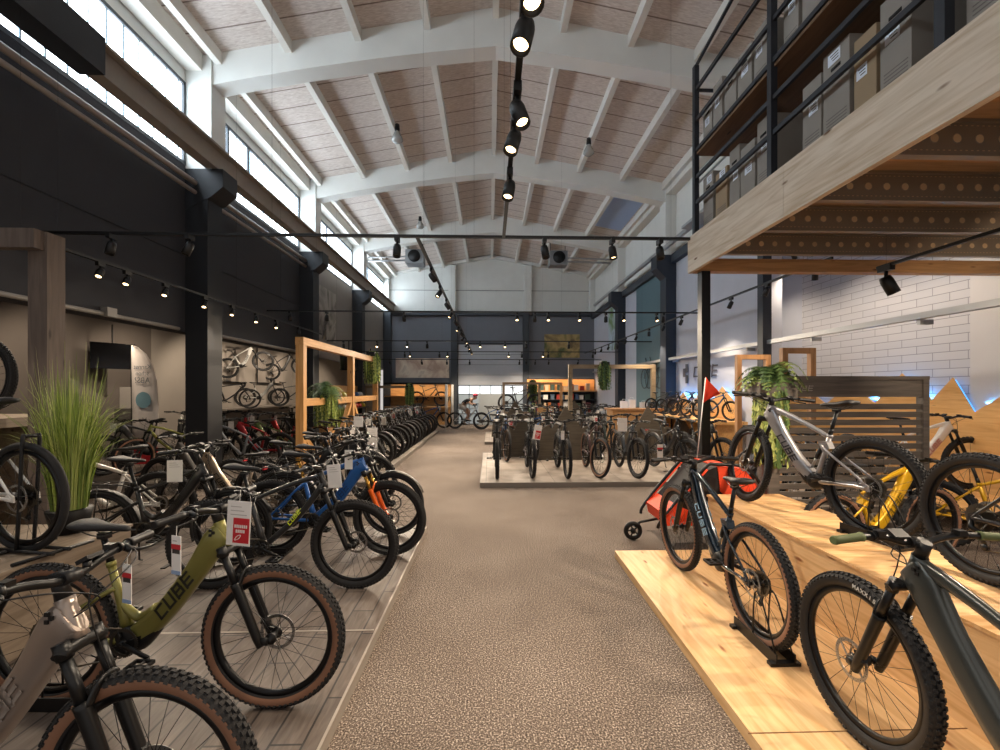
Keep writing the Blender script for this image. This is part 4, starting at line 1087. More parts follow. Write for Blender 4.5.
portal((.9, 17.6, 0), (-.35, 0, 0), (1.1, 0, 0), 1.9, .10, wood('weathered_timber', '8a7763', '75634f', '4a3b2c', 'X', .7), 'weathered timber frame holding a black bicycle at the back', extra=[((-.35, 0, .75), (1.1, 0, .75))])
portal((-3.2, 17.2, 0), (-1.7, 0, 0), (.1, 0, 0), 1.75, .10, wood('weathered_timber', '8a7763', '75634f', '4a3b2c', 'X', .7), 'weathered timber frame with a shelf at the far left back', extra=[((-1.7, 0, .75), (.1, 0, .75))])
for (x, y, z, s, lab) in ((1.75, 17.9, 1.95, 5, 'dark green hanging plant on the left post of the far timber frame'), (3.4, 12.85, 2.39, 9, 'hanging plant on the pale timber frame before the teal wall'), (-3.15, 17.1, 1.8, 13, 'small hanging plant on the weathered frame at the far left'), (1.75, 17.5, 1.0, 14, 'yellow-green plant beside the weathered frame at the back')):
    t = thing('hanging_plant', (x, y, z), lab, 'plant', 'hanging plants at the back'); m = MB(); m.bb(-.13, .13, -.1, .1, 0, .12); m.build('planter', BLK, t); hang(t, 160, .95, .2, FC, s, .1)
# pine frame on the left
PINE = wood('pine_timber', 'd6a264', 'c08a4c', '7d4b20', 'Z', .55)
PINEX = wood('pine_timber_long', 'd6a264', 'c08a4c', '7d4b20', 'Y', .55)
t = thing('pine_frame', (-3.45, 10.5, .08), 'bright pine timber frame with plants between the bicycles on the left', 'timber frame')
for y in (-2.45, .4, 2.7): m = MB(); m.beam((0, y, 0), (0, y, 2.42), .14, .14, up=(0, 1, 0)); m.build('post', PINE, t)
m = MB(); m.bb(-.075, .075, -2.53, 2.9, 2.42, 2.56); m.build('top_beam', PINEX, t)
m = MB(); m.bb(-.055, .055, -2.38, 2.63, 1.30, 1.44); m.build('middle_rail', PINEX, t)
for s in (-1, 1): m = MB(); m.beam((0, .4+s*.07, 1.32), (0, .4+s*1.0, .3), .10, .10); m.build('brace', PINE, t)
m = MB(); m.beam((0, -2.4, .75), (0, -1.5, .1), .1, .1); m.build('brace', PINE, t)
m = MB(); m.beam((0, -1.5, .1), (0, -.9, .75), .1, .1); m.build('brace', PINE, t)
for (dx, dy, z, k, L, s, lab) in ((.0, 2.35, 2.565, 'h', 1.05, 21, 'long trailing grass-like plant on the far end of the pine frame'), (.0, -1.25, 1.445, 'f', .85, 22, 'bushy fern with trailing leaves on the middle rail of the pine frame')):
    p = thing('hanging_plant', (-3.45+dx, 10.5+dy, .08+z), lab, 'plant', 'plants on the pine frame'); m = MB(); m.bb(-.12, .12, -.2, .2, .005, .14); m.build('planter', BLK, p)
    if k == 'f': fern(p, 46, .5, FC, s, .6, .14)
    hang(p, 340, L, .24, [GC[0], GC[1], FC[0]], s+1, .12)
p = thing('potted_plant', (-4.05, 12.0, .08), 'bushy yellow-green plant behind the pine frame among the bicycles', 'plant'); m = MB(); m.lathe([(0, 0), (.12, 0), (.16, .5), (0, .5)], 16, axis='Z'); m.build('pot', BLK, p)
grass(p, 'grass_blades', 260, .8, .14, .5, GC, 31, .012, .48, .7)

# grey mountain dividers on the middle platforms
GD = wood('grey_osb', '5f564a', '4f473c', '3d352d', 'X', .85)
def divider(x, y, w_, peaks, label):
    t = thing('divider_panel', (x, y, .08), label, 'divider panel', 'grey mountain-shaped dividers')
    poly = [(-w_, 0)]+[(px, pz) for px, pz in peaks]+[(w_, 0)]
    MB().prism(poly, -.012, .012, 0, 'Y').build('panel', GD, t)
    for s in (-.5, .5): MB().bb(s*w_-.02, s*w_+.02, -.16, .16, 0, .03).build('foot', BLK, t)
PK = [(-.75, .55), (-.42, .80), (-.3, .72), (.0, 1.24), (.38, .72), (.48, .78), (.8, .45)]
divider(1.72, 9.9, .85, PK, 'tallest-peaked grey divider behind the second and third front bicycles')
divider(.78, 10.4, .62, [(x*.7, z*.88) for x, z in PK], 'grey mountain-shaped divider at the left end of the middle platform')
divider(3.62, 9.9, .85, PK, 'grey mountain-shaped divider right of the middle of the platform')
divider(4.55, 10.3, .5, [(x*.6, z*.9) for x, z in PK], 'grey mountain-shaped divider nearest the right wall')
divider(.85, 14.9, .8, PK, 'left far grey mountain-shaped divider on the back platform')
divider(2.9, 14.9, .8, PK, 'right far grey mountain-shaped divider on the back platform')

# ---------------------------------------------------------------- wall pictures, signs, screens
def picture(name, M, w_, h_, cols, label, seed, kind='picture'):
    m = mat('art_%d' % seed, cols[0], .6); nt, b = nodes(m)
    n = noise(nt, coords(nt), 1.1, 6, .6); nt.links.new(ramp(nt, n, [(.25+.5*i/(len(cols)-1)*1., c) for i, c in enumerate(cols)]), b.inputs['Base Color'])
    t = thing(name, (0, 0, 0), label, kind); t.matrix_world = M
    MB().bb(-w_/2, w_/2, -.025, 0, -h_/2, h_/2).build('panel', m, t)
    return t
RWALL = lambda y, z, x=5.14: Matrix.Translation((x, y, z)) @ Matrix.Rotation(R(90), 4, 'Z').inverted() @ Matrix.Rotation(0, 4, 'Z')
LWALL = lambda y, z, x=-5.14: Matrix.Translation((x, y, z)) @ Matrix.Rotation(R(90), 4, 'Z')
BWALL = lambda x, z, y=21.38: Matrix.Translation((x, y, z))
picture('wall_picture', BWALL(3.55, 3.85), 1.75, 1.15, ['2b2c22', '75664a', 'b7a06c', '4b5a35', 'c6b9a0'], 'large photo print of an alpine hairpin road on the back wall', 1)
picture('wall_picture', BWALL(-3.3, 2.75), 2.6, .95, ['f0dfcc', 'c9ab98', 'f6e6d2', 'a38a80'], 'pale landscape print, warm light put into its colours, above the far left shelves', 2)  # colours lightened in place of the warm light falling on the print
picture('wall_picture', RWALL(17.9, 4.25), 1.5, 1.8, ['3b5d35', '6d8b54', 'b9ccda', '49613f'], 'green landscape print at the far end of the right wall', 3)
picture('wall_picture', LWALL(13.75, 4.05), 1.7, 1.6, ['3a3936', '77736d', 'a59f97', '2a2927', 'b09878'], 'dark mountain photo print on the grey left wall', 4)
# outline bicycle drawings on the teal wall
t = thing('wall_graphic', (5.095, 13.6, 2.35), 'dark outline of bicycles painted on the teal wall', 'wall graphic')
m = MB()
for dy in (-.45, .35):
    for q in (-.48, .48): m.lathe([(.30, 0), (.33, 0), (.33, .01), (.30, .01)], 28, axis='X', c=(-.012, dy*.5+q*.9, -.3), closed=True, sm=False)
    P = [(-.45, -.3), (-.1, -.3), (-.25, .15), (.3, .2), (-.1, -.3), (.3, .2), (.45, -.3), (.28, .3), (.36, .38)]
    m.sweep([(-.008, dy*.5+p[0], p[1]) for p in P], .012, 4)
m.build('drawing', mat('graphic_ink', '2d3a40', .6), t)
# CUBE logo on the pale right wall
t = thing('wall_logo', (5.13, 10.25, 2.13), 'dark cube mark and CUBE lettering on the pale right wall', 'sign')
m = MB(); M = Matrix(((0, 0, -1, 0), (-1, 0, 0, 0), (0, 1, 0, 0), (0, 0, 0, 1))); letters(m, M, .26, th=.01)
m.build('lettering', mat('logo_ink', '55555f', .6), t)
m = MB()
for (u, v) in ((0, .17), (0.0, .06), (.14, .06), (.14, -.05), (0., -.12), (0, -.22)):
    m.bb(-.012, 0, .95+u-.065, .95+u+.065, v-.055, v+.055)
m.build('mark', mat('logo_ink', '55555f', .6), t)
# TV screens on the left wall
def tv(p, rz, w_, h_, label):
    t = thing('wall_screen', p, label, 'screen', None, rz)
    MB().bb(-w_/2, w_/2, -.02, .02, -h_/2, h_/2).build('screen_panel', mat('screen_glass', '0b0b0d', .15), t)
    MB().bb(-.01, .01, .0, .03, h_/2, h_/2+.45).build('hanger', BLK, t)
tv((-9.1, 10.75, 2.5), R(62), .85, .62, 'dark flat screen hanging in the side aisle behind the grass')
tv((-4.3, 13.4, 2.5), R(50), .6, .45, 'small dark screen hanging behind the pine frame'); tv((-4.3, 15.8, 2.5), R(50), .6, .45, 'second small dark screen farther back behind the pine frame')
for (y, lab, s) in ((16.1, 'left of the two framed boards with a bicycle mounted on it in the side aisle', 41), (19.2, 'right of the two framed boards with a bicycle mounted on it in the side aisle', 42)):
    t = thing('display_board', (XA+.03, y, 2.75), lab, 'display board', 'framed boards in the side aisle')
    MB().bb(0, .03, -1.12, 1.12, -.78, .78).build('board', plaster('greige_board', 'a39a92'), t)
    m = MB(); m.bb(.03, .06, -1.14, 1.14, -.80, -.76); m.bb(.03, .06, -1.14, -1.10, -.8, .8); m.build('frame_edge', BLK, t)
m = MB(); m.bb(XA+.02, XA+.75, 14.0, 20.9, .98, 1.04); m.bb(XA+.1, XA+.14, 14.2, 20.7, .0, .98)
m.build('display_shelf', plaster('shelf_greige', '8c847c'), label='long low shelf carrying bicycles along the side aisle wall', cat='shelf')
m = MB(); m.bb(4.35, 5.0, 8.3, 12.0, 1.0, 1.06); m.bb(4.4, 4.95, 8.4, 8.46, .081, 1.0); m.bb(4.4, 4.95, 11.8, 11.86, .0, 1.0)
m.build('display_shelf', MW, label='wooden shelf carrying bicycles along the far right wall', cat='shelf')
m = MB(); m.bb(5.5, 6.6, 4.6, 6.6, .24, .30); m.bb(5.6, 6.5, 4.7, 4.76, 0, .24); m.bb(5.6, 6.5, 6.44, 6.5, 0, .24)
m.build('display_shelf', MW, label='low wooden stand at the near right wall under the white bicycle', cat='shelf')
# banner flag
t = thing('banner_flag', (-7.72, 9.6, .0), 'white feather banner with a blue disc and mirrored lettering in the left side aisle', 'flag', None, R(12), 0); t.scale = (.95, 1.2, 1.17)
m = MB(); zs = [.35, .8, 1.2, 1.6, 1.9, 2.1, 2.22, 2.26]; xs = [.52, .52, .52, .50, .42, .30, .14, .02]
n = len(zs); vs = []
for x, z in zip(xs, zs):
    for k in range(5): vs.append((x*k/4, .02*math.sin(k*1.7+z*2), z))
m.add(vs, [(i*5+k, i*5+k+1, (i+1)*5+k+1, (i+1)*5+k) for i in range(n-1) for k in range(4)], 0, True); o = m.build('cloth', mat('banner_cloth', 'e9e0da', .8), t)
so = o.modifiers.new('s', 'SOLIDIFY'); so.thickness = .004
m = MB(); m.lathe([(0, -.0305), (.15, -.0305)], 28, c=(.24, 0, 1.25)); m.build('disc_print', mat('banner_disc', '7fa6b4', .7), t)
for s, z, sz in (('Kannst', 1.86, .12), ('schon', 1.74, .11), ('ABS?', 1.61, .15)):
    text_mesh(s, sz, mat('banner_ink', '7c7f84', .7), 'lettering', t, Matrix.Translation((.22, -.032, z)) @ Matrix.Rotation(R(90), 4, 'X') @ Matrix.Scale(-1, 4, (1, 0, 0)))
text_mesh('eMo', .13, mat('banner_ink2', 'b9aea9', .7), 'lettering', t, Matrix.Translation((.26, -.032, .88)) @ Matrix.Rotation(R(90), 4, 'X') @ Matrix.Scale(-1, 4, (1, 0, 0)))
m = MB(); m.sweep(catmull([(0, 0, .02), (-.012, 0, 1.2), (-.01, 0, 2.1), (.06, 0, 2.28)], 4), .009, 6); m.build('pole', BLK, t)
m = MB(); m.bb(-.2, .2, -.2, .2, 0, .02); m.bb(.05, .5, -.02, .02, .02, .36); m.build('base', [REDP], t)
m = MB(); m.bb(-.3, .3, -.012, .012, 0, .5); m.build('info_board', mat('board_pale', 'b9b2ab', .6), label='small pale notice board behind the bicycle beside the banner', cat='board').location = (-8.5, 10.6, 1.25)
MB().bb(-.30, .30, -.16, .16, 0, 1.24).build('cabinet', mat('cabinet_grey', '55504c', .6), label='grey cabinet under the notice board at the left wall', cat='cabinet').location = (-8.5, 10.6, 0)

# ---------------------------------------------------------------- shelving at the back
SHW = wood('shelf_wood', 'c99c66', 'b08450', '6e4622', 'X', .6)
t = thing('display_wall', (-3.4, 20.9, 0), 'warm wooden display wall with bicycles at the far left back', 'display wall')
MB().bb(-1.6, 1.5, .3, .38, .0, 1.95).build('back_panel', SHW, t)
MB().bb(-1.6, 1.5, -.3, .3, 1.95, 2.03).build('canopy', BLK, t)
for z in (.85, 1.35): MB().bb(-1.6, 1.5, -.2, .3, z, z+.05).build('shelf', SHW, t)
t = thing('product_shelf', (3.3, 20.9, 0), 'long dark shelving with an orange-lit top row along the right back wall', 'shelf')
MB().bb(-1.5, 1.8, .25, .40, 0, 2.25).build('back_panel', mat('shelf_dark', '2f3138', .7), t)
for z in (.4, .8, 1.2, 1.55): MB().bb(-1.5, 1.8, -.25, .25, z, z+.03).build('shelf', mat('shelf_dark', '2f3138', .7), t)
MB().bb(-1.5, 1.8, -.3, .3, 1.60, 1.66).build('top_shelf', SHW, t)
MB().bb(-1.5, 1.8, .22, .25, 1.66, 2.2).build('lit_panel', mat('shelf_orange', 'dc9a58', .6), t)
L = bpy.data.lights.new('shelf_light', 'AREA'); L.energy = 9; L.color = (1, .74, .48); L.shape = 'RECTANGLE'; L.size = 3.2; L.size_y = .08; o = link('shelf_light', L, t); o.location = (.15, -.1, 2.26); o.rotation_euler = (R(15), 0, 0)
L = bpy.data.lights.new('shelf_light', 'AREA'); L.energy = 9; L.color = (1, .74, .48); L.shape = 'RECTANGLE'; L.size = 2.8; L.size_y = .08; o = link('shelf_light', L, bpy.data.objects['display_wall']); o.location = (0, -.1, 1.92); o.rotation_euler = (R(15), 0, 0)
rnd = random.Random(11)
cset = ['8c3a30', 'c4a98a', '3f4f6b', 'd8d4cf', '6f2f35', 'b56b3a', '51606f', '23262c', 'c9bba6', '394b3f', 'a83a2f']
k = 0
for si, z in enumerate((1.66, 1.23, .83, .43)):
    x = 1.9
    while x < 5.0:
        w_ = rnd.uniform(.12, .24); c = rnd.choice(cset)
        h = rnd.uniform(.2, .34); dd = .22
        o = MB(); o.bb(-w_/2, w_/2, -dd/2, dd/2, 0, h*.82); o.bb(-w_/2-.006, w_/2+.006, -dd/2-.006, dd/2+.006, h*.72, h, 1)
        o = o.build('product_box', [mat('box_'+c, c, .6), mat('boxlid_'+c, c, .5, noise=(4, .3))], label='small box %d from the left on the %s shelf at the back right' % (k+1, ['top lit', 'second', 'third', 'lowest'][si]), cat='box', group='product boxes on the back right shelves')
        o.location = (x, 20.88, z+.001); x += w_+rnd.uniform(.04, .14); k += 1
    k = 0
t = thing('product_shelf', (-4.75, 14.5, .08), 'warm wooden rack of helmets and accessories on the left wall behind the pine frame', 'shelf')
MB().bb(-.3, -.2, -2.1, 2.2, 0, 1.75).build('back_panel', SHW, t)
for z in (.55, .95, 1.35): MB().bb(-.2, .15, -2.1, 2.2, z, z+.03).build('shelf', BLK, t)
k = 0
for si, z in enumerate((.58, .98, 1.38)):
    y = 12.6
    while y < 16.5:
        c = rnd.choice(['c23a2c', 'e0c23a', '1d1d20', 'd8d4cf', 'b02a2a', '2f5f9a', '222226'])
        m = MB(); m.lathe([(0, .15), (.06, .145), (.10, .11), (.125, .05), (.12, 0), (.09, .01), (0, .03)], 14, axis='Z')
        for q in (-.04, 0, .04): m.sweep([(-.11, q, .07), (0, q, .152), (.11, q, .07)], .006, 4, mi=1)
        k += 1; o = m.build('bike_helmet', [mat('helmet_'+c, c, .3), BLK], label='bicycle helmet, number %d along the %s shelf on the left wall' % (k, ['lowest', 'middle', 'top'][si]), cat='helmet', group='helmets on the left wall rack'); o.location = (-4.78, y, .08+z+.001); o.scale = (1, 1.2, 1)
        y += rnd.uniform(.34, .5)
    k = 0
# counter at right back
t = thing('counter', (3.95, 12.1, .001), 'wooden shop counter with cartons on top before the teal wall', 'counter')
MB().bb(-.6, .75, -.3, .3, 0, 1.12).build('body', wood('counter_wood', 'c4935c', 'a97a48', '6e4622', 'X', .6), t); MB().bb(-.66, .8, -.34, .34, 1.12, 1.17).build('worktop', OAK, t)
for i, (x, c, h) in enumerate(((3.5, 'e9ecf0', .25), (3.72, 'e9ecf0', .3), (4.05, 'd0d4d8', .2), (4.3, '2a3a4a', .22))):
    m = MB(); m.bb(-.09, .09, -.06, .06, 0, h*.8); m.sweep([(-.05, 0, h*.78), (-.04, 0, h), (.04, 0, h), (.05, 0, h*.78)], .006, 5)
    m.build('carrier_bag', mat('bag_'+c, c, .6), label='%s paper bag standing on the counter, %s from the left' % (['white', 'taller white', 'pale grey', 'dark'][i], ['first', 'second', 'third', 'fourth'][i]), cat='bag', group='bags on the counter').location = (x+.25, 12.1, 1.172)
t = thing('drawer_cabinet', (2.15, 17.3, .001), 'small light wooden drawer cabinet at the back of the middle aisle', 'cabinet')
MB().bb(-.35, .35, -.25, .25, 0, 1.05).build('carcass', OAK, t)
for i in range(3):
    d = MB().bb(-.32, .32, -.275, -.25, .12+i*.31, .38+i*.31).build('drawer', SHW, t); MB().bb(-.08, .08, -.29, -.275, .24+i*.31, .26+i*.31).build('handle', BLK, d)
m = MB(); m.sweep([(0, -.3, .001), (0, -.3, 1.75), (0, -.2, 1.9), (0, .2, 1.9), (0, .3, 1.75), (0, .3, .001)], .035, 8)
m.build('hoop_rack', WHT, label='white metal hoop stand beside the back door column', cat='stand').location = (-1.95, 19.5, 0)
m = MB(); m.sweep([(0, -.3, .001), (0, -.3, 1.75), (0, -.2, 1.9), (0, .2, 1.9), (0, .3, 1.75), (0, .3, .001)], .035, 8)
m.build('hoop_rack', WHT, label='second white metal hoop stand nearer the back wall', cat='stand').location = (-1.75, 20.3, 0)
# ---------------------------------------------------------------- bicycles in the hall
def stand(root_bike, x, y, z, rz, label):
    t = thing('wheel_stand', (x, y, z), label, 'bicycle stand', 'black wheel stands', rz)
    m = MB()
    for s in (-1, 1):
        m.bb(-.22, .22, s*.055-.004, s*.055+.004, 0.001, .07); m.sweep(catmull([(-.2, s*.05, .06), (-.08, s*.05, .30), (.0, s*.05, .33), (.02, s*.05, .05)], 3), .005, 6)
    for x_ in (-.2, .2): m.bb(x_-.02, x_+.02, -.09, .09, .001, .02)
    m.build('wheel_holder', BLK, t); return t
# --- near left platform
B1 = bike('lowstep', (-1.665, 1.47, PZ), -6, 'pale grey-beige low-step electric bicycle at the bottom left corner', frame='a0938a', tan=True, hi=True, accent='8e837b', steer=4, gloss=.28, metal=.6)
B2 = bike('lowstep', (-1.68, 2.27, PZ), -2.5, 'olive green low-step electric bicycle with tan tyres on the near left platform', frame='807c40', tan=True, hi=True, accent='23231c', steer=1, gloss=.3, metal=.35)
B3 = bike('mtb', (-1.68, 3.58, PZ), -1, 'black hardtail mountain bike with yellow accents behind the olive bicycle', frame='28292c', hi=True, accent='d4e62a', steer=-3)
B4 = bike('emtb', (-1.56, 4.30, PZ), -3, 'blue electric mountain bike with an orange fork on the left platform', frame='1b579e', fork='f26a1b', stan=GOLD, hi=True, accent='123a70', steer=-5, post=GOLD)
B5 = bike('trek', (-1.66, 4.86, PZ), 0, 'black trekking bicycle with mudguards at the far corner of the near left platform', frame='1b1c1e', hi=True, steer=-4)
B6 = bike('trek', (-2.95, 4.05, PZ), 3, 'black trekking bicycle with a rear rack and red rear light behind the olive bicycle', frame='222326', hi=True)
B7 = bike('lowstep', (-3.1, 5.3, 0), 176, 'bronze low-step electric bicycle facing left behind the black trekking bicycle', frame='8a7a68', hi=True, metal=.6)
bike('mtb', (-4.2, 4.75, PZ), 195, 'dark mountain bike with white stays behind the potted grass', frame='d8d5d0', hi=False)
for i, (x, y, h, f, st) in enumerate(((-2.45, 5.85, -3, '202124', 'trek'), (-2.3, 6.5, -5, '2a2a2d', 'emtb'), (-2.55, 7.1, -2, '1c2228', 'trek'), (-4.15, 6.3, 170, '4d4a47', 'lowstep'))):
    bike(st, (x, y, 0), h, ['black trekking bicycle standing on the carpet just beyond the near left platform', 'charcoal electric bicycle, second on the carpet beyond the near left platform', 'dark blue-black trekking bicycle, third on the carpet beyond the near left platform', 'grey low-step electric bicycle on the carpet beside the left column'][i], frame=f)
# --- on the plinth and shelf at the left edge
bike('mtb', (-3.61, 3.05, .62), 168, 'white bicycle standing on the wooden plinth at the left edge', frame='eeece8', hi=True, letter=False, slick=True)
t = thing('wheel_stand', (-3.0, 2.93, .62), 'black hoop stand holding the wheel of the white bicycle on the left plinth', 'bicycle stand', 'black wheel stands', R(168))
m = MB()
for s in (-1, 1): m.sweep(catmull([(.05, s*.045, .02), (.02, s*.045, .4), (.0, s*.045, .74), (-.0, s*.03, .76)], 3), .011, 8); m.sweep([(-.25, s*.045, .02), (.3, s*.045, .02)], .012, 8)
m.sweep([(0, -.04, .76), (0, .04, .76)], .011, 8)
for x_ in (-.2, .12): m.sweep([(x_, -.22, .014), (x_, .22, .014)], .012, 8)
m.build('hoop', BLK, t)
bike('emtb', (-5.06, 3.9, 1.44), 0, 'dark mountain bike on the raised shelf at the upper left edge', frame='3b2f2c', hi=True)
# --- near right
B8 = bike('full', (1.715, 3.32, PZ), 90, 'dark blue full-suspension electric mountain bike with tan tyres on the low spruce platform', frame='101f2c', tan=True, hi=True, accent='a9d0ea', gloss=.22, steer=2)
B9 = bike('full', (1.70, 1.375, PZ), 90, 'dark grey electric mountain bike with olive grips at the bottom right corner', frame='4a4d4b', hi=True, accent='3a3d3c', grip='59633c', gloss=.3, metal=.5, letter=False)
B10 = bike('full', (2.67, 3.67, .59), 102.8, 'silver full-suspension electric mountain bike on the tall spruce plinth', frame='a6a4a6', hi=True, accent='33343a', steer=-17, metal=.6)
B11 = bike('emtb', (2.80, 1.81, .59), -90, 'black electric mountain bike with chunky tyres on the tall plinth at the right edge', frame='26262a', hi=True)
B12 = bike('full', (3.72, 4.02, 0), 10, 'yellow electric mountain bike with tan tyres on the floor behind the silver bicycle', frame='c99a10', tan=True, hi=False, accent='6b5410')
B13 = bike('emtb', (5.15, 4.1, .0), -50, 'second yellow electric mountain bike close to the right wall', frame='c99a10', hi=False, accent='6b5410')
bike('emtb', (6.1, 5.95, .30), -8, 'white electric mountain bike on a low wooden stand by the near right wall', frame='e6e3df', hi=False, accent='b0382c')
for i, (x, y, h) in enumerate(((4.4, 5.6, 195), (4.4, 6.05, 195))):
    bike('emtb', (x, y, .08), h, ['dark bicycle directly behind the slatted screen', 'second dark bicycle behind the slatted screen'][i], 'bicycles behind the slatted screen', frame='26282b', steer=5)
stand(B8, 1.72, 2.70, PZ, R(90), 'black wheel stand under the rear wheel of the blue bicycle')
stand(B10, 2.80, 3.08, .59, R(102), 'black wheel stand under the rear wheel of the silver bicycle')
stand(B2, -2.26, 2.295, PZ, R(-2), 'black wheel stand under the rear wheel of the olive bicycle')
stand(B4, -2.2, 4.35, PZ, R(-2), 'black wheel stand under the rear wheel of the blue bicycle with the orange fork')
# tyre lettering
def ring_text(txt, size, matl, wheel_c, r, yoff, M, a0, label, parent):
    n = len(txt); da = size*.82/r
    for i, ch in enumerate(txt):
        if ch == ' ': continue
        a = a0-(i-(n-1)/2)*da*(1 if yoff < 0 else -1)
        c = Vector(wheel_c)+Vector((r*math.cos(a), yoff, r*math.sin(a)))
        rad = Vector((math.cos(a), 0, math.sin(a)))
        tn = Vector((math.sin(a), 0, -math.cos(a)))*(1 if yoff < 0 else -1)
        Q = Matrix((tn, rad, Vector((0, -1 if yoff < 0 else 1, 0)))).transposed().to_4x4(); Q.translation = c
        text_mesh(ch, size, matl, 'tyre_lettering', parent, M @ Q, .0006, True)
LW = mat('tyre_letter_white', 'd9d6d0', .6)
def on_wheel(root, front, txt, size, r, side, a0):
    st = 'full' if root in (B8, B9, B10) else 'lowstep'
    _, fa, ra, cr, *_ = geo(st); c = fa if front else ra
    ring_text(txt, size, LW if root is B9 else mat('tyre_letter_grey', '8d8a86', .6) if root is B11 else mat('tyre_letter_dark', '2b1d14', .7), c, r, side*.0315, Matrix.Identity(4), a0, '', root)
on_wheel(B9, True, 'MAXXIS', .026, .335, 1, R(100))
on_wheel(B11, False, 'SCHWALBE', .028, .328, 1, R(52))
# --- front row on the middle platform
cols = ['26272a', '2d2f31', '1c1d20', '4a2f2c', '3a4046', '242629', '2e3133', '3c3230']
dsc = ['black electric mountain bike at the left end of the front row on the middle platform', 'dark grey electric bicycle with a red and white tag, second in the front row', 'black electric bicycle, third in the front row on the middle platform', 'brown-red hardtail with a turned front wheel, fourth in the front row', 'grey-blue electric bicycle beside a big white tag, fifth in the front row', 'black bicycle with pale mudguards, sixth in the front row', 'charcoal electric bicycle ending the front row beside the black steel post', 'brown-black bicycle at the right end of the front row']
FR = []
for i, x in enumerate((.13, .77, 1.40, 2.0, 2.68, 3.42, 4.05)):
    FR.append(bike(['emtb', 'emtb', 'lowstep', 'mtb', 'emtb', 'trek', 'emtb', 'emtb'][i], (x+(.1 if i > 4 else 0), 8.42+.05*(i % 2), .08), -90+(10 if i > 4 else 0), dsc[i], 'bicycles in the front row of the middle platform', frame=cols[i], tan=i in (3, 7), hi=True, steer=[0, 2, 0, 16, 11, 6, 8][i]))
pal = ['26272a', '8b8f94', '2d3133', '1e4f86', '3a2d2a', '5a5f63', '24262a', '6e1f24', 'c8c5bf', '2b3a35', '4c4f55', '1b1c1f', '3f7fae', '30302f']
rnd = random.Random(21)
def row(xs, ys, z, heads, base, group, styles=('emtb', 'mtb', 'lowstep', 'trek'), colors=None, tanp=.2, hi=False, jit=3, steerj=10, scale=1, short=''):
    for i, (x, y, h) in enumerate(zip(xs, ys, heads)):
        c = (colors or pal)[(i*5+3) % len(colors or pal)]; s = styles[(i*3+1) % len(styles)]
        b = bike(s, (x, y, z), h+rnd.uniform(-jit, jit), base % (ORD[i] if i < len(ORD) else 'number %d' % (i+1)), group, frame=c, tan=rnd.random() < tanp, hi=hi, steer=rnd.uniform(-steerj, steerj))
        if scale != 1: b.scale = (scale,)*3
        elif rnd.random() < .55: tag_on(b, s, 'bicycle '+ORD[i].replace('nearest', 'one')+' of '+(short or group))
def price_tag(p, w_, h_, rz, label, red=False, two=False, tilt=0):
    t = thing('price_tag', p, label, 'price tag', 'price tags', rz, 0, 0)
    if tilt: t.matrix_world = t.matrix_world @ Matrix.Rotation(tilt, 4, 'Y')
    m = MB(); m.bb(-w_/2, w_/2, -.001, .001, -h_, 0)
    for k in range(3 if h_ > .12 else 2): m.bb(-w_*.36, w_*(.1+.12*k), -.0016, -.001, -h_*(.12+.09*k)-.004, -h_*(.12+.09*k), 1)
    m.build('card', [PAPER, mat('faint_print', 'b9b3ae', .6)], t)
    if red:
        m = MB(); m.bb(-w_*.22, w_*.46, -.0022, -.001, -h_*.94, -h_*.38, 0)
        for q in range(2):
            for k in range(7 - q*2): m.bb(-w_*.16+k*w_*.08+q*w_*.06, -w_*.105+k*w_*.08+q*w_*.06, -.0028, -.0022, -h_*(.60+.11*q), -h_*(.53+.11*q), 1)
        m.sweep(catmull([(-w_*.14, -.0025, -h_*.87), (-w_*.02, -.0025, -h_*.78), (w_*.12, -.0025, -h_*.76), (w_*.04, -.0025, -h_*.84), (-w_*.12, -.0025, -h_*.88)], 3), w_*.018, 4, mi=1)
        m.build('red_print', [REDP, PAPER], t)
    if two:
        MB().bb(-w_/2, w_/2, -.0018, -.001, -h_, -h_*.9).build('footer_print', BLUEP, t); m = MB(); m.bb(-w_/2, w_/2, -.0018, -.001, -h_*.35, -h_*.22, 0); m.bb(-w_*.4, w_*.4, -.0018, -.001, -h_*.46, -h_*.34, 1)
        m.build('header_print', [REDP, INK], t)
    m = MB(); m.sweep([(0, 0, 0), (0, .002, h_*.25)], .0012, 4); m.build('string', WHT, t)
    return t
def tag_on(b, s, lab):
    _, fa, ra, cr, HB, HT, *_ = geo(s); c = barc(s)
    p = b.matrix_world @ (c+Vector((.05, rnd.choice((-.16, .16, .1)), -.035)))
    price_tag(p, .10, .17, rnd.uniform(-.5, .5), 'white price tag on '+lab, red=rnd.random() < .3)
row([-2.86]*15, [8.4+.58*i for i in range(15)], .08, [-14]*15, '%s dark bicycle in the long left row facing the aisle', 'bicycles in the long left row facing the aisle', ('emtb', 'mtb', 'mtb', 'trek'), ['232427', '2b2d30', '1d1e21', '35383b', '232427', '3c3330'], .0)
row([-4.9]*5, [8.5, 9.15, 9.8, 10.5, 11.2], .08, [172]*5, '%s bicycle of the row with its back to the left aisle row', 'bicycles of the left inner row', colors=['3a3c3f', 'a8242c', '26272a', '8b8f94', 'b02a2a', '24262a', '6b7f4a'])
row([-6.3, -7.0, -6.2, -6.9, -7.6, -8.3, -5.9, -6.6], [8.7, 8.9, 11.2, 11.5, 11.8, 12.0, 14.3, 14.6], .08, [250, 250, 300, 300, 300, 300, 300, 300], '%s bicycle in the side aisle beyond the left columns', 'bicycles in the side aisle', colors=['9aa0a4', 'b3252b', '2a2b2e', '8c8f45', 'c9c6c1', 'a8242c'])
bike('emtb', (-7.9, 8.35, .08), 20, 'silver electric mountain bike in front of the feather banner', frame='b5b8bc')
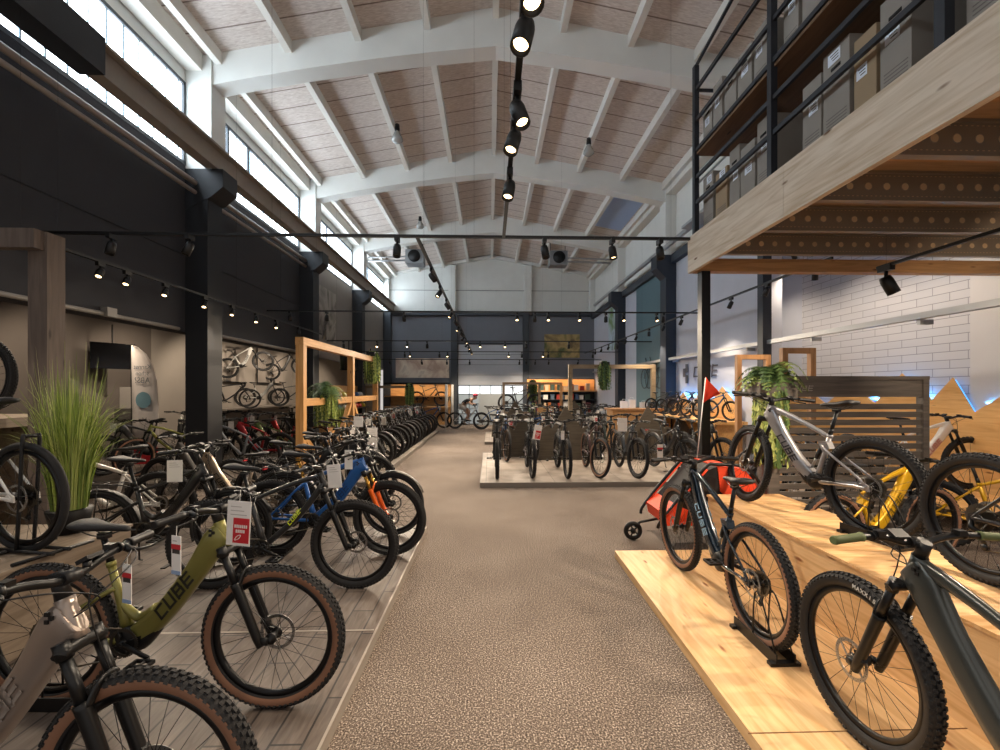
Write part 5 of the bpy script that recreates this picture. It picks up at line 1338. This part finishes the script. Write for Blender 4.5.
row([.35+.62*i for i in range(7)], [10.35+.06*(i % 3) for i in range(7)], .08, [-88]*7, '%s bicycle from the left in the second row behind the grey dividers', 'bicycles behind the grey dividers', tanp=.2)
row([.25+.6*i for i in range(8)], [14.1]*8, .08, [-90]*8, '%s bicycle from the left in the third row of the hall', 'bicycles in the third row')
row([.3+.6*i for i in range(8)], [15.9]*8, .08, [-92]*8, '%s bicycle from the left in the fourth row of the hall', 'bicycles in the fourth row')
row([1.1, 2.6], [12.1, 12.3], 0, [4, 0], '%s bicycle standing side-on between the middle and back platforms', 'bicycles between the platforms')
row([4.62]*5, [8.8, 9.5, 10.2, 10.9, 11.6], 1.062, [-60]*5, '%s small children\'s bicycle on the wooden shelf along the far right wall', 'children\'s bicycles on the right wall shelf', styles=('mtb',), tanp=0, jit=6, scale=.56)
row([.2, 2.6, 3.9], [18.6, 18.9, 19.1], 0, [10, 5, -5], '%s bicycle standing side-on near the back wall', 'bicycles near the back wall')
row([-2.6, -3.7], [19.2, 19.5], 0, [0, 5], '%s bicycle on the floor before the wooden display wall', 'bicycles before the display wall')
bike('mtb', (-2.9, 20.8, .90), 0, 'black bicycle on the shelf of the wooden display wall', frame='222225')
bike('mtb', (1.25, 17.6, .80), 0, 'black bicycle raised on the weathered timber frame at the back', frame='2c2c2e')
for i, y in enumerate((14.9, 17.0, 19.4)):
    bike(['road', 'lowstep', 'road'][i], (XA+.85, y, 1.04), [24, 28, 30][i], ['dark road bicycle on the side aisle shelf, leftmost', 'silver low-step bicycle in the middle of the side aisle shelf', 'dark road bicycle at the right end of the side aisle shelf'][i], 'bicycles on the side aisle shelf', frame=['2a2a2c', 'c4c4c2', '333335'][i], letter=False)
for i, y in enumerate((16.1, 19.2)):
    bike('emtb', (XA+.8, y, 2.25), [22, 28][i], ['silver electric bicycle mounted on the left framed board', 'dark electric bicycle mounted on the right framed board'][i], frame=['c8c8c6', '39393b'][i], pitch=-14)
# --- price tags seen up close
price_tag((-1.205, 2.13, 1.145), .122, .215, R(-8), 'large white price tag with a red block on the handlebar of the olive bicycle', red=True, tilt=R(3))
price_tag((-1.215, 1.72, 1.115), .05, .15, R(-20), 'small card with a blue foot, right of the two before the olive frame', two=True)
price_tag((-1.385, 1.70, 1.015), .05, .15, R(-20), 'small card with a blue foot, left of the two hanging below the grey handlebar', two=True)
price_tag((-1.22, 3.42, 1.10), .12, .18, R(-15), 'crumpled white tag on the stem of the black hardtail', tilt=R(-6))
price_tag((-1.32, 4.1, 1.12), .075, .18, R(-5), 'narrow white tag on the blue bicycle with the orange fork')
price_tag((-2.74, 3.86, 1.07), .12, .19, R(10), 'pale tag hanging between the black trekking bicycles')
price_tag((-2.28, 7.6, 1.22), .16, .18, R(0), 'square white tag above the first wheels of the long left row')
price_tag((-2.12, 7.9, 1.0), .18, .40, R(0), 'long patterned grey tag below the square white tag of the left row')
price_tag((.86, 7.68, 1.06), .14, .26, R(10), 'red and white tag on the second bicycle of the front row', red=True, tilt=R(10))
price_tag((2.36, 7.70, 1.18), .17, .24, R(0), 'large square white tag between the fourth and fifth front bicycles')
price_tag((1.3, 7.75, .95), .06, .16, R(0), 'narrow white tag on the third bicycle of the front row')
price_tag((3.0, 7.6, .72), .10, .26, R(0), 'tag with a red heading low beside the sixth front bicycle', two=True)
price_tag((-1.27, 1.13, 1.03), .07, .13, R(-30), 'red and white tag at the left picture edge under the grey handlebar', red=True, tilt=R(25))

# ---------------------------------------------------------------- child trailer
OR = mat('orange_fabric', 'e8451b', .6, bump=(60, .1)); BF = mat('black_fabric', '1d1b1c', .8)
t = thing('child_trailer', (2.40, 4.83, 0), 'orange and black child bicycle trailer behind the blue bicycle', 'bicycle trailer', None, R(180))
side = [(-.50, .30), (-.46, .62), (-.30, .82), (-.02, .86), (.10, .82), (.52, .34), (.50, .24), (-.40, .22)]
m = MB(); m.prism(side, -.26, .26); m.build('cabin', BF, t)
m = MB(); m.prism([(-.51, .36), (-.47, .63), (-.31, .835), (-.02, .875), (-.05, .60), (-.30, .36)], -.272, .272); m.build('rear_cover', OR, t)
m = MB(); m.prism([(.20, .24), (.53, .24), (.55, .36), (.42, .46), (.20, .36)], -.272, .272); m.build('nose_cover', OR, t)
m = MB(); m.prism([(.02, .40), (-.0, .74), (.08, .76), (.36, .46), (.16, .40)], -.268, .268); m.build('side_window', mat('dark_window', '2a2526', .25), t)
for s in (-1, 1):
    m = MB(); m.sweep(catmull([(-.5, s*.285, .26), (-.50, s*.285, .6), (-.32, s*.285, .85), (0, s*.285, .89), (.14, s*.285, .84), (.56, s*.285, .34), (.62, s*.26, .22)], 4), .018, 8); m.build('frame_tube', [BLKM], t)
    m = MB(); m.sweep([(.11, s*.29, .84), (.56, s*.29, .33)], (.012, .028), 8); m.build('frame_trim', OR, t)
    w_ = MB(); w_.lathe([(.25, -.02), (.27, 0), (.25, .02), (.22, .018), (.22, -.018)], 32, closed=True); w_ = w_.build('rear_wheel', RUB, t); w_.location = (-.25, s*.34, .27)
    q = MB()
    for k in range(10): q.sweep([(0, 0, 0), (.22*math.cos(k*.628), 0, .22*math.sin(k*.628))], .003, 4)
    q.lathe([(0, -.02), (.02, -.02), (.02, .02), (0, .02)], 10); q.build('spokes', SPK, w_)
m = MB(); m.sweep(catmull([(-.42, -.2, .8), (-.62, -.2, .98), (-.64, 0, 1.0), (-.62, .2, .98), (-.42, .2, .8)], 4), .014, 8); m.build('push_bar', BLK, t)
m = MB(); m.sweep([(.5, 0, .24), (.72, 0, .2), (.78, 0, .15)], .014, 8); m.build('front_arm', BLK, t)
f = MB(); f.lathe([(.06, -.02), (.10, -.018), (.105, 0), (.10, .018), (.06, .02)], 24, closed=True); f.lathe([(0, -.022), (.03, -.022), (.03, .022), (0, .022)], 12, closed=False)
for k in range(5): f.sweep([(0, 0, 0), (.08*math.cos(k*1.257), 0, .08*math.sin(k*1.257))], .009, 5)
f = f.build('front_wheel', BLK, t); f.location = (.80, 0, .106)
fl = thing('safety_flag', (2.36, 4.9, .90), 'orange-red pennant on a thin pale pole rising from the child trailer', 'flag')
m = MB(); m.sweep([(0, 0, 0), (.10, 0, .92)], .006, 6); m.build('pole', WHT, fl)
m = MB(); vs = []
for k in range(5):
    y_ = .012*math.sin(k*1.5); vs += [(.068+k*.012, y_, .62+k*.012), (.10+k*.042, y_, .93-k*.048)]
m.add(vs, [(2*k, 2*k+2, 2*k+3, 2*k+1) for k in range(4)], 0, True); o = m.build('pennant', mat('pennant_red', 'ee3b22', .6), fl)
so = o.modifiers.new('s', 'SOLIDIFY'); so.thickness = .003

# ---------------------------------------------------------------- rider at the back
def skin(name, V, E, Rd, m, parent, root=0, sub=1):
    me = bpy.data.meshes.new(name); me.from_pydata(V, E, []); o = link(name, me, parent); me.materials.append(m)
    sk = o.modifiers.new('skin', 'SKIN'); o.modifiers.new('sub', 'SUBSURF').levels = sub; o.modifiers['sub'].render_levels = sub
    if not me.skin_vertices: 
        bpy.context.view_layer.objects.active = o; bpy.context.view_layer.update()
    for i, r in enumerate(Rd):
        me.skin_vertices[0].data[i].radius = r if isinstance(r, tuple) else (r, r)
    me.skin_vertices[0].data[root].use_root = True
    dg = bpy.context.evaluated_depsgraph_get(); dg.update()
    nm = bpy.data.meshes.new_from_object(o.evaluated_get(dg)); nm.name = name
    for p in nm.polygons: p.use_smooth = True
    o.modifiers.clear(); o.data = nm; nm.materials.clear(); nm.materials.append(m)
    return o
RB_ = bike('mtb', (-.95, 18.9, 0), -8, 'white and red mountain bike under the crouching rider at the end of the aisle', frame='c9c6c4')
P = thing('person', (-.95, 18.9, 0), 'person in black jersey and helmet crouching over a bicycle at the aisle end', 'person', None, R(-8))
SK = mat('skin_tone', 'c79a80', .55)
hip = (-.28, 0, 1.02); ch = (.06, 0, 1.24); nk = (.19, 0, 1.29); hd = (.30, 0, 1.33)
V = [hip, (-.12, 0, 1.16), ch, nk, (.24, 0, 1.305), hd, (.33, 0, 1.41)]; E = [(0, 1), (1, 2), (2, 3), (3, 4), (4, 5), (5, 6)]; Rd = [(.15, .12), (.14, .11), (.16, .11), .055, .05, (.085, .10), (.08, .09)]
for s in (-1, 1):
    n = len(V)
    knee = (.08 if s < 0 else -.0, s*.11, .78 if s < 0 else .60)
    foot = (-.02 if s < 0 else -.24, s*.13, .40 if s < 0 else .23)
    V += [(-.26, s*.09, .98), knee, foot, (foot[0]+.14, s*.13, foot[2]-.02)]; E += [(0, n), (n, n+1), (n+1, n+2), (n+2, n+3)]; Rd += [.095, .062, .04, .04]
    V += [(.08, s*.19, 1.22), (.13, s*.27, 1.10), (.27, s*.30, 1.05), (.33, s*.31, 1.045)]; E += [(2, n+4), (n+4, n+5), (n+5, n+6), (n+6, n+7)]; Rd += [.06, .042, .03, .035]
body = skin('body', V, E, Rd, SK, P)
V2 = [hip, (-.12, 0, 1.17), ch, (.14, 0, 1.27)]; E2 = [(0, 1), (1, 2), (2, 3)]; R2 = [(.16, .125), (.15, .12), (.17, .12), .08]
for s in (-1, 1):
    n = len(V2); V2 += [(.08, s*.19, 1.22), (.11, s*.245, 1.14)]; E2 += [(2, n), (n, n+1)]; R2 += [.072, .055]
skin('jersey', V2, E2, R2, mat('jersey_black', '1b1b1e', .8), P)
V3 = [(-.29, 0, 1.0)]; E3 = []; R3 = [(.165, .13)]
for s in (-1, 1):
    n = len(V3); kx = .08 if s < 0 else 0; kz = .78 if s < 0 else .60
    V3 += [(-.26, s*.09, .97), (-.26+(kx+.26)*.75, s*.108, .97+(kz-.97)*.75)]; E3 += [(0, n), (n, n+1)]; R3 += [.105, .08]
skin('shorts', V3, E3, R3, mat('shorts_white', 'dcd9d4', .8), P)
m = MB(); m.lathe([(0, .13), (.06, .12), (.10, .07), (.112, .0), (.105, -.01), (0, .0)], 18, axis='Z', c=(.32, 0, 1.41)); m.build('helmet', [mat('helmet_pink', 'c8485a', .4)], P)
for s in (-1, 1):
    m = MB(); fx = -.02 if s < 0 else -.24; fz = .40 if s < 0 else .23
    m.sweep([(fx-.06, s*.13, fz-.03), (fx, s*.13, fz-.02), (fx+.10, s*.13, fz-.035), (fx+.19, s*.13, fz-.05)], [.03, (.045, .05), (.045, .035), (.03, .02)], 10, (0, 1, 0)); m.build('shoe', BLK, P)
    m = MB(); m.sweep([(.27, s*.30, 1.05), (.33, s*.31, 1.045)], .04, 8); m.build('glove', BLK, P)
m = MB(); 
for s in (-1, 1): m.lathe([(0, .008), (.009, .005), (.009, -.005), (0, -.008)], 8, axis='X', c=(.388, s*.032, 1.365))
m.build('eyes', BLK, P)
m = MB(); m.sweep([(.375, 0, 1.37), (.405, 0, 1.335), (.38, 0, 1.325)], .012, 6); m.build('nose', SK, P)
